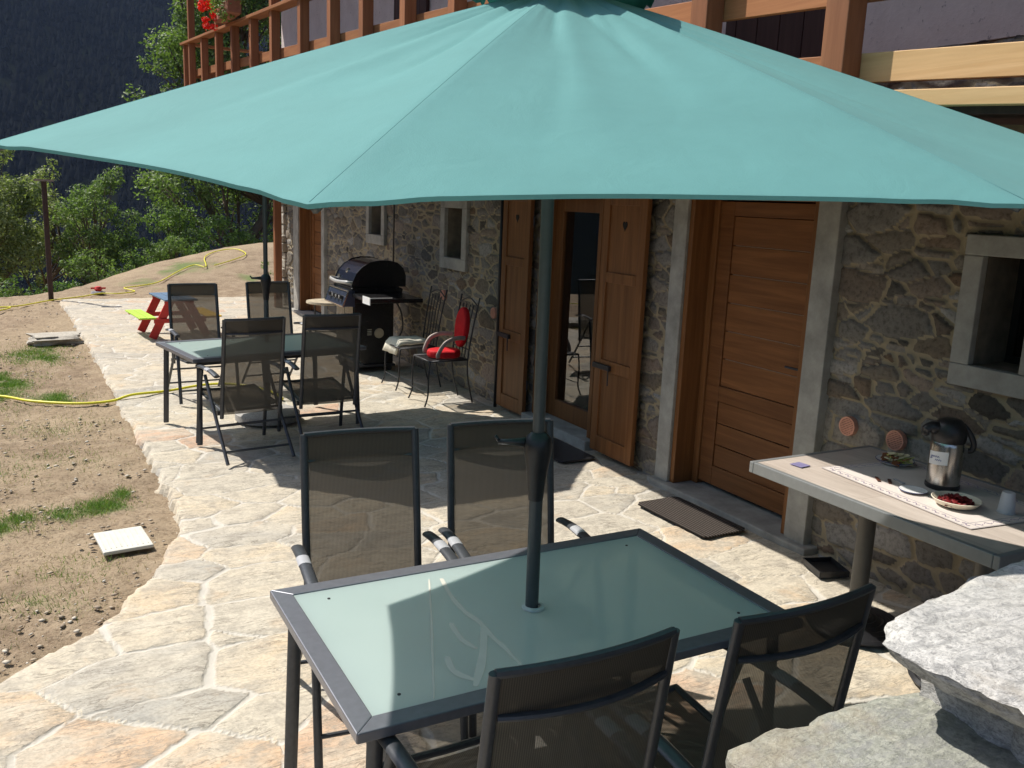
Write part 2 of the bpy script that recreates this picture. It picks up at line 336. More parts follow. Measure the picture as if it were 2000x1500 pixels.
M_leaf2 = leafmat('pale_olive_leaf', (.11, .15, .06), (.25, .29, .13), .45)
M_leaf3 = leafmat('bright_leaf', (.08, .14, .035), (.18, .27, .08), .42)
M_leafd = leafmat('deep_green_leaf', (.05, .10, .028), (.12, .20, .06), .42)
M_grass = leafmat('grass_blade', (.07, .14, .025), (.15, .26, .05), .3)
M_drygrass = leafmat('dry_grass_blade', (.18, .15, .06), (.28, .25, .11), .3)
M_petal = leafmat('red_petal', (.65, .01, .01), (.8, .03, .02), .25)
M_bark = plain('bark', (.12, .09, .065), .9, 0, .35, 12, .2, .5)
M_forest = plain('conifer_forest', (.007, .008, .008), .95, 0, .4, .02, 0)  # near-black: the shade of the backlit slope is put into the colour
M_hill = plain('forest_floor', (.008, .010, .006), .95, 0, .3, .05, 0)  # ground darkened with the trees, slope shade in the colour

# ================================================================ TERRAIN
def crest(x):
    xs = [-12, -.35, .5, 1.2, 2.57, 4.35, 5.2, 12]; ys = [17, 18, 18.8, 20.4, 21.8, 22.6, 22.9, 24]; zs = [-.3, 0, 0, 0.02, .34, .66, .75, 1.0]
    return np.interp(x, xs, ys), np.interp(x, xs, zs)
def ground_h(x, y):
    yc, zc = crest(x); t = np.clip((y-17.25)/(yc-17.25+1e-3), 0, 1)
    h = zc*(t*t*(3-2*t)); d = np.clip(y-yc, 0, None); h = h-.42*np.clip(d-.6, 0, None)-.18*np.minimum(d, .6)**2
    dl = np.clip(-5.5-x, 0, None); h = h-.4*dl
    return np.maximum(h, -60)
def uneven(a, b, pts):  # nonuniform axis
    out = []
    for (p, q, st) in pts: out += list(np.arange(p, q-1e-6, st))
    return np.array(out+[pts[-1][1]])
gx = uneven(0, 0, [(-9, -2.2, .25), (-2.2, 1.0, .028), (1.0, 6.0, .15), (6, 12, .5)])
gy = uneven(0, 0, [(-8, 3.2, .3), (3.2, 9, .028), (9, 18, .06), (18, 26, .14), (26, 34, .6)])
X, Y = np.meshgrid(gx, gy)
patches = [(-.33, 10.3, .35, .5, 1), (.02, 11.8, .35, .7, .7), (.12, 9.35, .25, .25, 1), (-.30, 9.9, .3, .9, .6), (-.28, 5.82, .24, .13, 1.2), (.02, 5.93, .26, .13, 1.4), (.33, 6.02, .17, .12, 1.2), (.45, 6.22, .07, .12, 1),
           (-.75, 5.7, .4, .16, 1), (1.9, 19.5, .5, .6, .8), (3.0, 20.6, .8, .8, .9), (.1, 8.2, .35, .3, .35), (-.1, 7.1, .5, .4, .3), (.1, 5.0, .3, .2, .35), (-.1, 4.6, .3, .2, .4), (-.35, 4.5, .2, .2, .5), (2.2, 18.6, .4, .3, .5), (-1.4, 9, .5, 1.5, .6), (4.1, 19.3, .3, .5, .8)]
G = np.zeros_like(X)
for px, py, sx, sy, a in patches: G = np.maximum(G, a*np.exp(-(((X-px)/sx)**2+((Y-py)/sy)**2)))
G = G*np.clip(fbm(X*6, Y*6, 5)*2.2-.2, 0, 1.3)
Z = ground_h(X, Y)-.03+.05*(fbm(X*1.3, Y*1.3, 2)-.5)+.035*(fbm(X*7, Y*7, 9)-.5)+.03*np.clip(fbm(X*22, Y*22, 3)-.5, -.2, .3)+.02*np.clip(vn(X*34, Y*34, 8)-.72, 0, .3)
# keep the soil below the paving
PE = [(-3.0, 2.7), (-1.5, 3.05), (-.7, 3.52), (-.2, 3.86), (.155, 4.18), (.474, 4.66), (.74, 5.53), (.69, 5.97), (.676, 7.63), (.641, 9.52), (.609, 11.7), (.42, 17.2)]
def edge_x(y): return np.interp(y, [p[1] for p in PE], [p[0] for p in PE], left=-9.0)
ins = (X > edge_x(Y)+.03) & (Y < 17.2) & (X < 4.3)
Z = np.where(ins, np.minimum(Z, -.06), Z)
tag(gridmesh('ground', np.stack([X, Y, Z], -1), M_soil, attrs={'grass': G}), kind='structure')
# wide terrain: valley and the mountain across it
def wide_h(x, y):
    h = ground_h(x, y)-.5; r = np.hypot(x, y)
    az = np.degrees(np.arctan2(x, y))
    valley = -.42*np.clip(r-22, 0, None); h = np.minimum(h, np.where(r > 22, np.maximum(valley, -95), 99))
    front = 1/(1+np.exp(-(95-np.abs(az+5))/8))
    m = -95+(np.clip(r-330, 0, None))*.50*(.35+.65*front)
    m = m*1.0+30*(fbm(x*.006+9, y*.006, 4)-.5)*np.clip((r-300)/300, 0, 1.5)
    m = np.minimum(m, 620)
    return np.where(r > 330, m, h)
rr = np.concatenate([np.arange(0, 40, 4), np.geomspace(40, 2200, 90)]); aa = np.linspace(-PI, PI, 181)
RR, AA = np.meshgrid(rr, aa, indexing='ij'); Xw, Yw = RR*np.sin(AA), RR*np.cos(AA)
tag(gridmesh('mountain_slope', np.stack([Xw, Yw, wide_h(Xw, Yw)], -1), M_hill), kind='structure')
# the forest on the slope
n = 45000; az = np.radians(np.random.uniform(-22, 26, n)); rad = np.sqrt(np.random.uniform(340**2, 1500**2, n))
fx, fy = rad*np.sin(az), rad*np.cos(az); fz = wide_h(fx, fy); hh = np.random.uniform(6, 13, n)*np.where(np.random.rand(n) < .35, .75, 1)
V = []; FQ = []
k6 = np.arange(6)*PI/3
V = np.zeros((n, 14, 3)); wd = hh*np.random.uniform(.17, .30, n)
for t, (zf0, zf1, rf) in enumerate(((.02, .62, 1.0), (.42, 1.0, .62))):
    for k in range(6):
        jr = np.random.uniform(.75, 1.25, n)
        V[:, t*7+k, 0] = fx+wd*rf*jr*np.cos(k6[k]+az*7); V[:, t*7+k, 1] = fy+wd*rf*jr*np.sin(k6[k]+az*7); V[:, t*7+k, 2] = fz+hh*(zf0+np.random.uniform(-.03, .05, n))
    V[:, t*7+6, 0] = fx; V[:, t*7+6, 1] = fy; V[:, t*7+6, 2] = fz+hh*zf1
tri = np.array([(t*7+k, t*7+(k+1) % 6, t*7+6) for t in range(2) for k in range(6)])
T = (tri[None]+(np.arange(n)*14)[:, None, None]).reshape(-1, 3)
def trimesh(name, V, T, mat, parent=None, nper=3):
    me = bpy.data.meshes.new(name); V = np.asarray(V, np.float32).reshape(-1, 3); T = np.asarray(T, np.int32).reshape(-1, nper)
    me.vertices.add(len(V)); me.vertices.foreach_set('co', V.reshape(-1)); me.loops.add(T.size); me.loops.foreach_set('vertex_index', T.reshape(-1))
    me.polygons.add(len(T)); me.polygons.foreach_set('loop_start', np.arange(0, T.size, nper, dtype=np.int32)); me.polygons.foreach_set('loop_total', np.full(len(T), nper, dtype=np.int32))
    me.update(calc_edges=True); o = bpy.data.objects.new(name, me); C.objects.link(o); me.materials.append(mat)
    if parent: o.parent = parent
    return o
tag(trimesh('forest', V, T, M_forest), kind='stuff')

# ================================================================ stone relief maps
def stones(U, Vv, seeds, asp):
    """straight-edged cells of a power diagram. seeds: (u, v, reach, weight); asp squeezes u. Returns distance to the joint (m) and the cell id"""
    f1 = np.full(U.shape, 9.0); f2 = np.full(U.shape, 9.0); ID = np.full(U.shape, -1); I2 = np.full(U.shape, -1)
    ua, va = U[0], Vv[:, 0]
    for i, (u, v, m, w) in enumerate(seeds):
        i0, i1 = np.searchsorted(ua, u-m*asp), np.searchsorted(ua, u+m*asp); j0, j1 = np.searchsorted(va, v-m), np.searchsorted(va, v+m)
        if i1 <= i0 or j1 <= j0: continue
        s = (slice(j0, j1), slice(i0, i1)); d = ((WU[s]-u)/asp)**2+(WV[s]-v)**2-w*w
        a1, a2, b1, b2 = f1[s], f2[s], ID[s], I2[s]; near = d < a1; mid_ = (~near) & (d < a2)
        I2[s] = np.where(near, b1, np.where(mid_, i, b2)); f2[s] = np.where(near, a1, np.where(mid_, d, a2))
        f1[s] = np.where(near, d, a1); ID[s] = np.where(near, i, b1)
    P = np.array([(q[0]/asp, q[1]) for q in seeds]); dd = np.hypot(P[ID][..., 0]-P[I2][..., 0], P[ID][..., 1]-P[I2][..., 1])+1e-6
    return np.clip((f2-f1)/(2*dd), 0, .3), ID

# ================================================================ PATIO
px_ = uneven(0, 0, [(-5, -1.6, .12), (-1.6, 4.3, .021)]); py_ = uneven(0, 0, [(-4, 1.2, .12), (1.2, 7.5, .021), (7.5, 17.4, .05)])
U, Vv = np.meshgrid(px_, py_)
WU = U+.16*(fbm(U*1.9, Vv*1.9, 21)-.5)+.035*(fbm(U*9, Vv*9, 22)-.5); WV = Vv+.16*(fbm(U*1.9, Vv*1.9, 31)-.5)+.035*(fbm(U*9, Vv*9, 32)-.5)
rng = random.Random(5); seeds = []; v = -4.3
while v < 17.8:
    h = rng.uniform(.26, .46); u = -5.3+rng.random()*.4
    while u < 4.6:
        w = h*rng.uniform(.7, 2.1); seeds.append((u+w/2, v+h/2+rng.uniform(-.13, .13), .62, .5*min(w/1.45, h)*rng.uniform(.5, 1.1)))
        if rng.random() < .14: seeds.append((u+w*rng.random(), v+h*rng.uniform(-.1, .1), .62, .02))
        u += w
    v += h
ed, ID = stones(U, Vv, seeds, 1.45); mw = -.002+.016*vn(U*1.7, Vv*1.7, 41)**2+.010*(vn(U*9, Vv*9, 42)-.5); mask = np.clip((ed-mw)/.022, 0, 1); ed = np.maximum(ed-mw, 0)
rn = np.random.RandomState(35).rand(len(seeds)+1); rn2 = np.random.RandomState(4).rand(len(seeds)+1)
tilt = np.random.RandomState(6).rand(len(seeds)+1)
lay = fbm(U*2.6+9, Vv*6.5, 44); steps = np.floor(lay*9)/9.0+np.clip((lay*9-np.floor(lay*9))*6, 0, 1)/9.0
Zp = .008*np.clip(ed/.03, 0, 1)**.5*(.4+tilt[ID])+.010*(fbm(U*3, Vv*3, 51)-.5)+.006*(fbm(U*24, Vv*24, 52)-.5)+(steps-.5)*.022*mask
ex = edge_x(Vv)+.10*(fbm(Vv*2.3, Vv*0, 61)-.5)+.05*(vn(Vv*9, Vv*0, 62)-.5)
keepv = (U > ex); Zp = Zp-np.where(U < ex+.03, .05, 0)
Zp = np.minimum(Zp, .022)
# edge vertices snap to the outline
keep = keepv[:-1, :-1] | keepv[1:, 1:] | keepv[1:, :-1] | keepv[:-1, 1:]
Zp = np.where(keepv, Zp, -.09)
patio = gridmesh('patio', np.stack([U, Vv, Zp], -1), M_flag, attrs={'mask': mask, 'rnd': rn[ID], 'rnd2': rn2[ID]}, mask=keep); tag(patio, kind='structure')

# pebbles and grass
def scatter_ok(x, y): return x < float(edge_x(y))-.03
Vs = []; Ts = []; rng = random.Random(11)
ico = [Vector(v) for v in ((0, 0, 1), (.9, 0, .2), (.28, .85, .2), (-.72, .52, .2), (-.72, -.52, .2), (.28, -.85, .2), (0, 0, -.6))]
for i in range(6500):
    y = 3.2+14.5*rng.random()**1.7; x = rng.uniform(-1.8, .75)
    if not scatter_ok(x, y): continue
    if vn(np.float64(x*2.2), np.float64(y*2.2), 77) < .42 and rng.random() < .85: continue
    s = .0035+.017*rng.random()**3.6; z = float(ground_h(x, y))-.02; o = len(Vs); a = rng.random()*6
    for v in ico:
        q = Vector((v.x*s*1.4*rng.uniform(.7, 1.2), v.y*s*rng.uniform(.7, 1.2), v.z*s*.6)); q.rotate(Matrix.Rotation(a, 3, 'Z')); Vs.append((x+q.x, y+q.y, z+q.z))
    Ts += [(o, o+1+k, o+1+(k+1) % 5) for k in range(5)]+[(o+6, o+1+(k+1) % 5, o+1+k) for k in range(5)]
g = NT('pebble'); gg = g.n('ShaderNodeNewGeometry'); g.set(Base_Color=g.ramp(gg.outputs['Random Per Island'], [(0, (.28, .22, .16)), (.5, (.45, .37, .27)), (1, (.62, .57, .48))]), Roughness=.9)
tag(trimesh('gravel', Vs, Ts, g.m), kind='stuff')
def blades(name, cnt, mat, hmin, hmax, dens_pow, thr, seed):
    rs = np.random.RandomState(seed); Vs = []; n_ = 0
    xs = rs.uniform(-2.0, .85, cnt*14); ys = 3.6+14*rs.rand(cnt*14)**1.3
    g_ = np.zeros_like(xs)
    for px, py, sx, sy, a in patches: g_ = np.maximum(g_, a*np.exp(-(((xs-px)/sx)**2+((ys-py)/sy)**2)))
    g_ = g_*np.clip(fbm(xs*6, ys*6, 5)*2.2-.2, 0, 1.3)
    ok = (g_**dens_pow > rs.rand(len(xs))*thr) & (xs < edge_x(ys)-.02); xs, ys = xs[ok][:cnt], ys[ok][:cnt]; m = len(xs)
    h = rs.uniform(hmin, hmax, m); a = rs.uniform(0, 2*PI, m); w = .0016+.0004*ys/5; lx, ly = rs.normal(0, .6, m)*h, rs.normal(0, .6, m)*h; z = ground_h(xs, ys)-.03
    V = np.zeros((m, 3, 3)); V[:, 0] = np.stack([xs-np.cos(a)*w, ys-np.sin(a)*w, z], -1); V[:, 1] = np.stack([xs+np.cos(a)*w, ys+np.sin(a)*w, z], -1); V[:, 2] = np.stack([xs+lx, ys+ly, z+h], -1)
    tag(trimesh(name, V, np.arange(m*3), mat), kind='stuff')
blades('grass', 52000, M_grass, .012, .038, 1.9, .9, 1)
blades('dry_grass', 9000, M_drygrass, .01, .035, .6, 1.2, 2)

# ================================================================ trees
def leafcloud(clumps, n_per, size, rs, flat=.35):
    """clumps: (x,y,z,r). returns V,T for rhombic leaves"""
    Vs = []
    for (cx, cy, cz, r_) in clumps:
        m = int(n_per*r_*r_); d = rs.normal(size=(m, 3)); d /= np.linalg.norm(d, axis=1)[:, None]; rad = r_*rs.uniform(.45, 1.08, m)**.6*(1+.25*rs.normal(size=m)*.5)
        P = np.array([cx, cy, cz])+d*rad[:, None]*np.array([1, 1, .8]); a = rs.normal(size=(m, 3)); a /= np.linalg.norm(a, axis=1)[:, None]
        nrm = d*.6+rs.normal(size=(m, 3))*.6+np.array([0, 0, .5]); b = np.cross(nrm, a); b /= np.linalg.norm(b, axis=1)[:, None]; a = np.cross(b, nrm); a /= np.linalg.norm(a, axis=1)[:, None]
        s = size*rs.uniform(.6, 1.3, m)[:, None]
        Vs.append(np.stack([P-a*s, P-b*s*.45, P+a*s, P+b*s*.45], 1))
    V = np.concatenate(Vs); return V, np.arange(len(V)*4).reshape(-1, 4)
def tree(name, label, cat, x, y, zb, h, cr, mat, seed, nclump=26, leaf=.06, dens=900, group=None, shape=(1, 1, 1), low=.12):
    rs = np.random.RandomState(seed); t = thing(name, label, cat, (x, y, zb), 0, group)
    mb = MB(); top = h*.72
    tr = [(0, 0, -.3)]+[(rs.normal()*.04*h, rs.normal()*.04*h, top*k/5) for k in range(1, 6)]
    mb.tube(smoothpts(tr, 3), [max(.012, .045*h*.35*(1-.85*i/15)) for i in range(16)], 7)
    cl = []
    for i in range(nclump):
        a = i*2.4+rs.uniform(-.4, .4); zz = low+(1-low)*rs.rand()**.8; prof = math.sqrt(max(.05, 1-((zz-.5)/.55)**2)); rr_ = cr*prof*rs.uniform(.35, .95)
        c_ = np.array([rr_*math.cos(a)*shape[0], rr_*math.sin(a)*shape[1], zz*h]); cl.append((*c_, cr*rs.uniform(.20, .36)))
        st_ = tr[min(5, max(1, int(zz*5)))]; mid = ((st_[0]+c_[0])/2, (st_[1]+c_[1])/2, (st_[2]*.9+c_[2])/2+.0)
        mb.tube([st_, mid, tuple(c_)], [.012*h*.5, .008*h*.5, .003*h*.5], 5)
        for _ in range(2):
            e = c_+np.clip(rs.normal(size=3), -1.3, 1.3)*cr*.2; mb.tube([mid, tuple(e)], [.006*h*.4, .002*h*.4], 4); cl.append((*e, cr*.13))
    mb.build('trunk', M_bark, t, smooth=True)
    V, T = leafcloud(cl, dens, leaf, rs); trimesh('crown', V, T, mat, t, 4)
    return t
GH = lambda x, y: float(ground_h(x, y))
tree('broadleaf_tree', 'tall olive-green tree cut by the left edge of the photo, beyond the dirt yard', 'tree', -1.0, 26.2, -2.6, 5.4, 1.75, M_leaf2, 1, 30, .05, 2300, 'trees beyond the yard')
tree('broadleaf_tree', 'thin loose-crowned tree behind the T-topped metal post', 'tree', .75, 27.2, -3.0, 5.3, 1.15, M_leaf2, 2, 24, .045, 1900, 'trees beyond the yard')
tree('broadleaf_tree', 'round bright green tree right of the metal post at the yard edge', 'tree', 1.55, 25.0, -2.2, 4.4, 1.05, M_leaf, 3, 36, .042, 3300, 'trees beyond the yard')
tree('broadleaf_tree', 'low spreading green tree between the round tree and the stone house', 'tree', 3.75, 26.6, -2.2, 3.6, 1.25, M_leaf3, 4, 28, .042, 2600, 'trees beyond the yard', shape=(1.15, 1, 1))
tree('broadleaf_tree', 'large leafy tree rising behind the balcony end', 'tree', 5.3, 27.4, -1.5, 10.8, 2.3, M_leaf, 5, 70, .06, 1150, 'trees beyond the yard', low=.14)
shr = [(-.6, 22.2, 1.7, .8, M_leafd, 'dark green shrub in the lower left corner of the tree line'), (.45, 22.8, 1.5, .75, M_leafd, 'dark shrub at the foot of the metal post beyond the bank'), (1.35, 23.0, 1.5, .7, M_leaf, 'leafy shrub below the round bright green tree'),
       (2.45, 24.6, 1.7, .6, M_leafd, 'small dark shrub in the gap between round tree and low tree'), (3.3, 24.8, 1.4, .7, M_leaf, 'shrub growing at the foot of the low spreading tree'), (4.7, 25.2, 1.9, .8, M_leafd, 'dark shrub on the bank nearest the stone house')]
for i, (x, y, h, c_, m_, lb) in enumerate(shr): tree('shrub', lb, 'shrub', x, y, GH(x, y)-.3, h, c_, m_, 20+i, 14, .04, 2400, 'shrubs along the bank', low=.1)
tree('weed_clump', 'bright green weeds growing against the rubble pile at the house corner', 'plant', 4.25, 18.3, GH(4.25, 18.3)-.05, .55, .2, M_leaf3, 40, 9, .022, 5200, low=.05)

# ================================================================ THE HOUSE
house = thing('stone_house', 'rustic rubble-stone house with wooden doors, shutters and an upper balcony', 'house', (0, 0, 0))
WX = 4.05; Y0, Y1 = -1.5, 16.1
OPEN = [(3.70, 4.89, -.2, 2.14), (5.93, 6.95, -.2, 2.12), (13.55, 14.95, -.2, 2.08)]   # doors
WINS = [(2.43, 2.685, 1.31, 1.84), (8.55, 8.99, 1.385, 1.912), (10.99, 11.46, 1.51, 2.03)]
uy = uneven(0, 0, [(-1.5, 1.6, .05), (1.6, 8.0, .0155), (8.0, 16.1, .028)]); vz = np.arange(-.06, 2.86, .0165)
U, Vv = np.meshgrid(uy, vz)
WU = U+.08*(fbm(U*4, Vv*4, 71)-.5)+.026*(fbm(U*19, Vv*19, 72)-.5); WV = Vv+.07*(fbm(U*2.5, Vv*4, 73)-.5)+.020*(fbm(U*19, Vv*19, 74)-.5)
rng = random.Random(9); seeds = []; z = -.12
while z < 3.0:
    h = rng.choice([.035, .045, .06, .08, .10, .13, .17])*rng.uniform(.85, 1.15); y = -1.8
    while y < 16.4:
        w = min(.55, h*rng.uniform(1.8, 6.0) if h < .09 else h*rng.uniform(1.3, 3.2))
        if h > .11 and rng.random() < .4:
            k = rng.uniform(.35, .65); seeds.append((y+w/2, z+h*k/2, .30, .2*h*k)); seeds.append((y+w*rng.uniform(.35, .65), z+h*(1+k)/2, .30, .2*h))
        else: seeds.append((y+w*rng.uniform(.4, .6), z+h/2+rng.uniform(-.028, .028), .30, .55*min(h, w/1.9)*rng.uniform(.6, 1.15)))
        y += w
    z += h*.97
for _ in range(120): seeds.append((rng.uniform(-1.5, 16), rng.uniform(.1, 2.6), .30, rng.uniform(.05, .12)))
ed, ID = stones(U, Vv, seeds, 2.2); mw = .0015+.011*vn(U*3, Vv*3, 88)**1.6; mask = np.clip((ed-mw)/.007, 0, 1); ed = np.maximum(ed-mw, 0)
nS = len(seeds); rn = np.random.RandomState(13).rand(nS+1); rn2 = np.random.RandomState(14).rand(nS+1); pr = np.random.RandomState(15).rand(nS+1)
D = np.clip(ed/.011, 0, 1)**.6*(.009+.020*pr[ID])+.012*(fbm(U*14, Vv*14, 81)-.5)+.03*(fbm(U*1.1, Vv*1.1, 82)-.5)+.018*(fbm(U*5, Vv*7, 83)-.5)*mask
cu, cv = (U[:-1, :-1]+U[1:, 1:])/2, (Vv[:-1, :-1]+Vv[1:, 1:])/2; keep = np.ones(cu.shape, bool)
for a, b, c_, d_ in OPEN+WINS: keep &= ~((cu > a-.02) & (cu < b+.02) & (cv > c_-.02) & (cv < d_+.02))
# end of the wall is ragged
Pw = np.stack([WX+.02-D, U, Vv], -1)
gridmesh('stone_wall', Pw, M_rubble, house, {'mask': mask, 'rnd': rn[ID], 'rnd2': rn2[ID]}, keep)
mb = MB(); mb.box(WX+.45, 9, Y0, Y1-.02, -.1, 7.2); mb.box(WX+.06, WX+.445, Y1-.10, Y1-.02, -.1, 2.83)
core = mb.build('house_core', M_dark, house)
# end wall (rubble seen edge-on) as rough quoin blocks
mb = MB(); rng = random.Random(3); z = -.06
while z < 2.75:
    h = rng.uniform(.09, .2); mb.box(WX-.03-rng.uniform(0, .05), WX+.5, Y1-.12-rng.uniform(0, .1), Y1+.04+rng.uniform(0, .05), z, z+h-.012); z += h
g = NT('quoin_stone'); v = g.coord(); gg = g.n('ShaderNodeNewGeometry'); g.set(Base_Color=g.mix(.4, g.ramp(gg.outputs['Random Per Island'], [(0, (.3, .27, .22)), (1, (.45, .42, .36))]), g.ramp(g.noise(v, 9, 6), [(.3, (.2, .18, .14)), (.7, (.5, .46, .38))])), Roughness=.9); g.bump(g.noise(v, 25, 6), .8, .02); M_quoin = g.m
mb.build('quoin', M_quoin, house, bevel=.02)
# plastered upper storey
g = NT('weathered_plaster'); v = g.coord(); f = g.noise(v, 2.2, 8, .7, .3); f2_ = g.noise(v, 22, 6, .75); col = g.ramp(f, [(.3, (.60, .51, .47)), (.7, (.74, .65, .60))]); col = g.mix(g.ramp(f2_, [(.60, (0, 0, 0)), (.68, (.7, .7, .7))]), col, (.13, .10, .095))
g.set(Base_Color=col, Roughness=.92); g.bump(f2_, .5, .01)
mb = MB(); mb.box(WX, WX+.44, Y0, Y1, 2.842, 7.3); mb.build('upper_wall', g.m, house)
M_reveal = plain('rough_reveal_render', (.20, .17, .13), .9, 0, .3, 9, .2, .4)
for i, (a, b, c_, d_) in enumerate(WINS):
    w = [.10, .115, .115][i]; e = (.09, .12) if i == 0 else (.12, .12)
    mb = MB(); x0, x1 = WX-.034, WX+.012
    mb.box(x0, x1, a-w, b+w, d_+.001, d_+w); mb.box(x0, x1, a-w, b+w, c_-w-.01, c_-.001); mb.box(x0, x1, a-w, a-.0, c_, d_); mb.box(x0, x1, b+.0, b+w, c_, d_)
    sfr = mb.build('window', M_concrete, house, bevel=.006)
    mb = MB(); x1 = WX+.36; mb.box(WX+.013, x1, a-.05, a, c_, d_); mb.box(WX+.013, x1, b, b+.05, c_, d_); mb.box(WX+.013, x1, a-.05, b+.05, d_, d_+.05); mb.box(WX+.013, x1, a-.05, b+.05, c_-.05, c_); mb.build('window_reveal', M_reveal, sfr)
    p = MB(); p.box(WX+.27, WX+.275, a, b, c_, d_); p.build('pane', M_pane, sfr)
    p = MB(); p.box(WX+.26, WX+.30, a, a+.035, c_, d_); p.box(WX+.26, WX+.30, b-.035, b, c_, d_); p.box(WX+.26, WX+.30, a+.036, b-.036, d_-.035, d_); p.box(WX+.26, WX+.30, a+.036, b-.036, c_, c_+.035); p.build('sash', M_dark, sfr)  # near-black sash: the shade of the deep opening is in its colour

def plank_door(y0, y1, z0, z1, xd, name='door', handle=True, detail=True):
    """casing lining the reveal + door leaf at x = xd"""
    mb = MB(); t = .045
    mb.box(WX-.03, xd+.06, y1-t, y1, z0, z1); mb.box(WX-.03, xd+.06, y0, y0+t, z0, z1); mb.box(WX-.03, xd+.06, y0+t+.001, y1-t-.001, z1-t, z1)
    mb.box(xd-.035, xd+.03, y1-t-.06, y1-t-.001, z0, z1-t-.001); mb.box(xd-.035, xd+.03, y0+t+.001, y0+t+.05, z0, z1-t-.001)
    cas = mb.build('door_frame', M_frame_wood, house, bevel=.004)
    a, b = y0+t+.052, y1-t-.062; d = MB(); top = z1-t-.01
    sl_, sr_ = .13, .10
    d.box(xd-.02, xd+.02, b-sl_, b, z0+.03, top); d.box(xd-.02, xd+.02, a, a+sr_, z0+.03, top)
    for zz0, zz1 in ((z0+.03, z0+.17), (.69, .80), (1.97, top)): d.box(xd-.0195, xd+.02, a+sr_+.001, b-sl_-.001, zz0, zz1)
    o = d.build(name, M_door, house, bevel=.004)
    for zz0, zz1, nb in ((z0+.17, .69, 3), (.80, 1.97, 6)):
        hgt = (zz1-zz0)/nb; bb = MB()
        for k in range(nb): bb.box(xd-.009, xd+.012, a+sr_+.001, b-sl_-.001, zz0+k*hgt+.002, zz0+(k+1)*hgt-.004)
        bb.build('door_panel', M_door, o, bevel=.003)
    if detail:
        s = MB()
        for k in range(1, 6):
            zz = .80+k*(1.97-.80)/6; s.box(xd-.0105, xd-.004, a+sr_+.02, b-sl_-.03, zz-.003, zz+.001)
        s.build('inlay_strip', plain('pale_inlay', (.30, .20, .13), .5), o)
    if handle:
        hd = MB(); ya = a+.055; hd.box(xd-.03, xd-.021, ya-.02, ya+.02, .98, 1.09); hd.tube([(xd-.03, ya, 1.055), (xd-.065, ya, 1.055), (xd-.068, ya+.12, 1.055)], .008, 8)
        hd.lathe([(0, 0), (.022, 0), (.022, .006), (0, .006)], (xd-.03, ya, .96), 14, Matrix.Rotation(-PI/2, 3, 'Y')); hd.build('handle', M_darkmetal, o, smooth='auto')
    bk = MB(); bk.box(xd+.07, xd+.09, y0-.1, y1+.1, z0-.1, z1+.1); bk.build('door_backing', M_dark, cas)
plank_door(3.72, 4.87, .05, 2.12, WX+.17)
plank_door(13.60, 14.93, .05, 2.06, WX+.17, handle=False, detail=False)
# concrete jambs & thresholds
def jamb(y0, y1, z1, x0=WX-.052):
    mb = MB(); mb.box(x0, WX+.03, y0, y1, -.05, z1); mb.build('door_jamb', M_concrete, house, bevel=.006)
jamb(3.555, 3.718, 2.4); jamb(4.872, 5.02, 2.4); jamb(14.932, 15.25, 2.3); jamb(13.44, 13.598, 2.3)
mb = MB(); mb.box(WX-.052, WX+.03, 3.719, 4.871, 2.122, 2.4); mb.build('lintel', M_concrete, house, bevel=.006)
for a, b, x0, hh_ in ((3.50, 5.05, WX-.10, .048), (5.90, 6.99, WX-.10, .09), (13.4, 15.3, WX-.12, .045)):
    mb = MB(); mb.box(x0, WX+.3, a, b, -.05, hh_); mb.build('threshold', M_concrete, house, bevel=.01)
# french window
a, b, z0, z1, xg = 5.95, 6.93, .092, 2.10, WX+.14
mb = MB(); t = .05
for y in ((a, a+t), (b-t, b)): mb.box(WX-.02, xg+.05, y[0], y[1], z0, z1)
mb.box(WX-.02, xg+.05, a+t+.001, b-t-.001, z1-t, z1); fr = mb.build('french_window_frame', M_frame_wood, house, bevel=.004)
mb = MB(); a2, b2 = a+t+.002, b-t-.002; mb.box(xg-.03, xg+.02, b2-.13, b2, z0, z1-t-.002); mb.box(xg-.03, xg+.02, a2, a2+.10, z0, z1-t-.002); mb.box(xg-.0295, xg+.0195, a2+.101, b2-.131, z0, z0+.16); mb.box(xg-.0295, xg+.0195, a2+.101, b2-.131, z1-t-.11, z1-t-.002)
gd = mb.build('french_window', M_frame_wood, house, bevel=.004)
p = MB(); p.box(xg-.004, xg+.002, a2+.09, b2-.12, z0+.15, z1-.15); p.build('pane', M_pane, gd)
p = MB(); p.box(WX+.43, WX+.44, a-.2, b+.2, -.1, 2.3); p.build('dark_room', M_dark, gd)
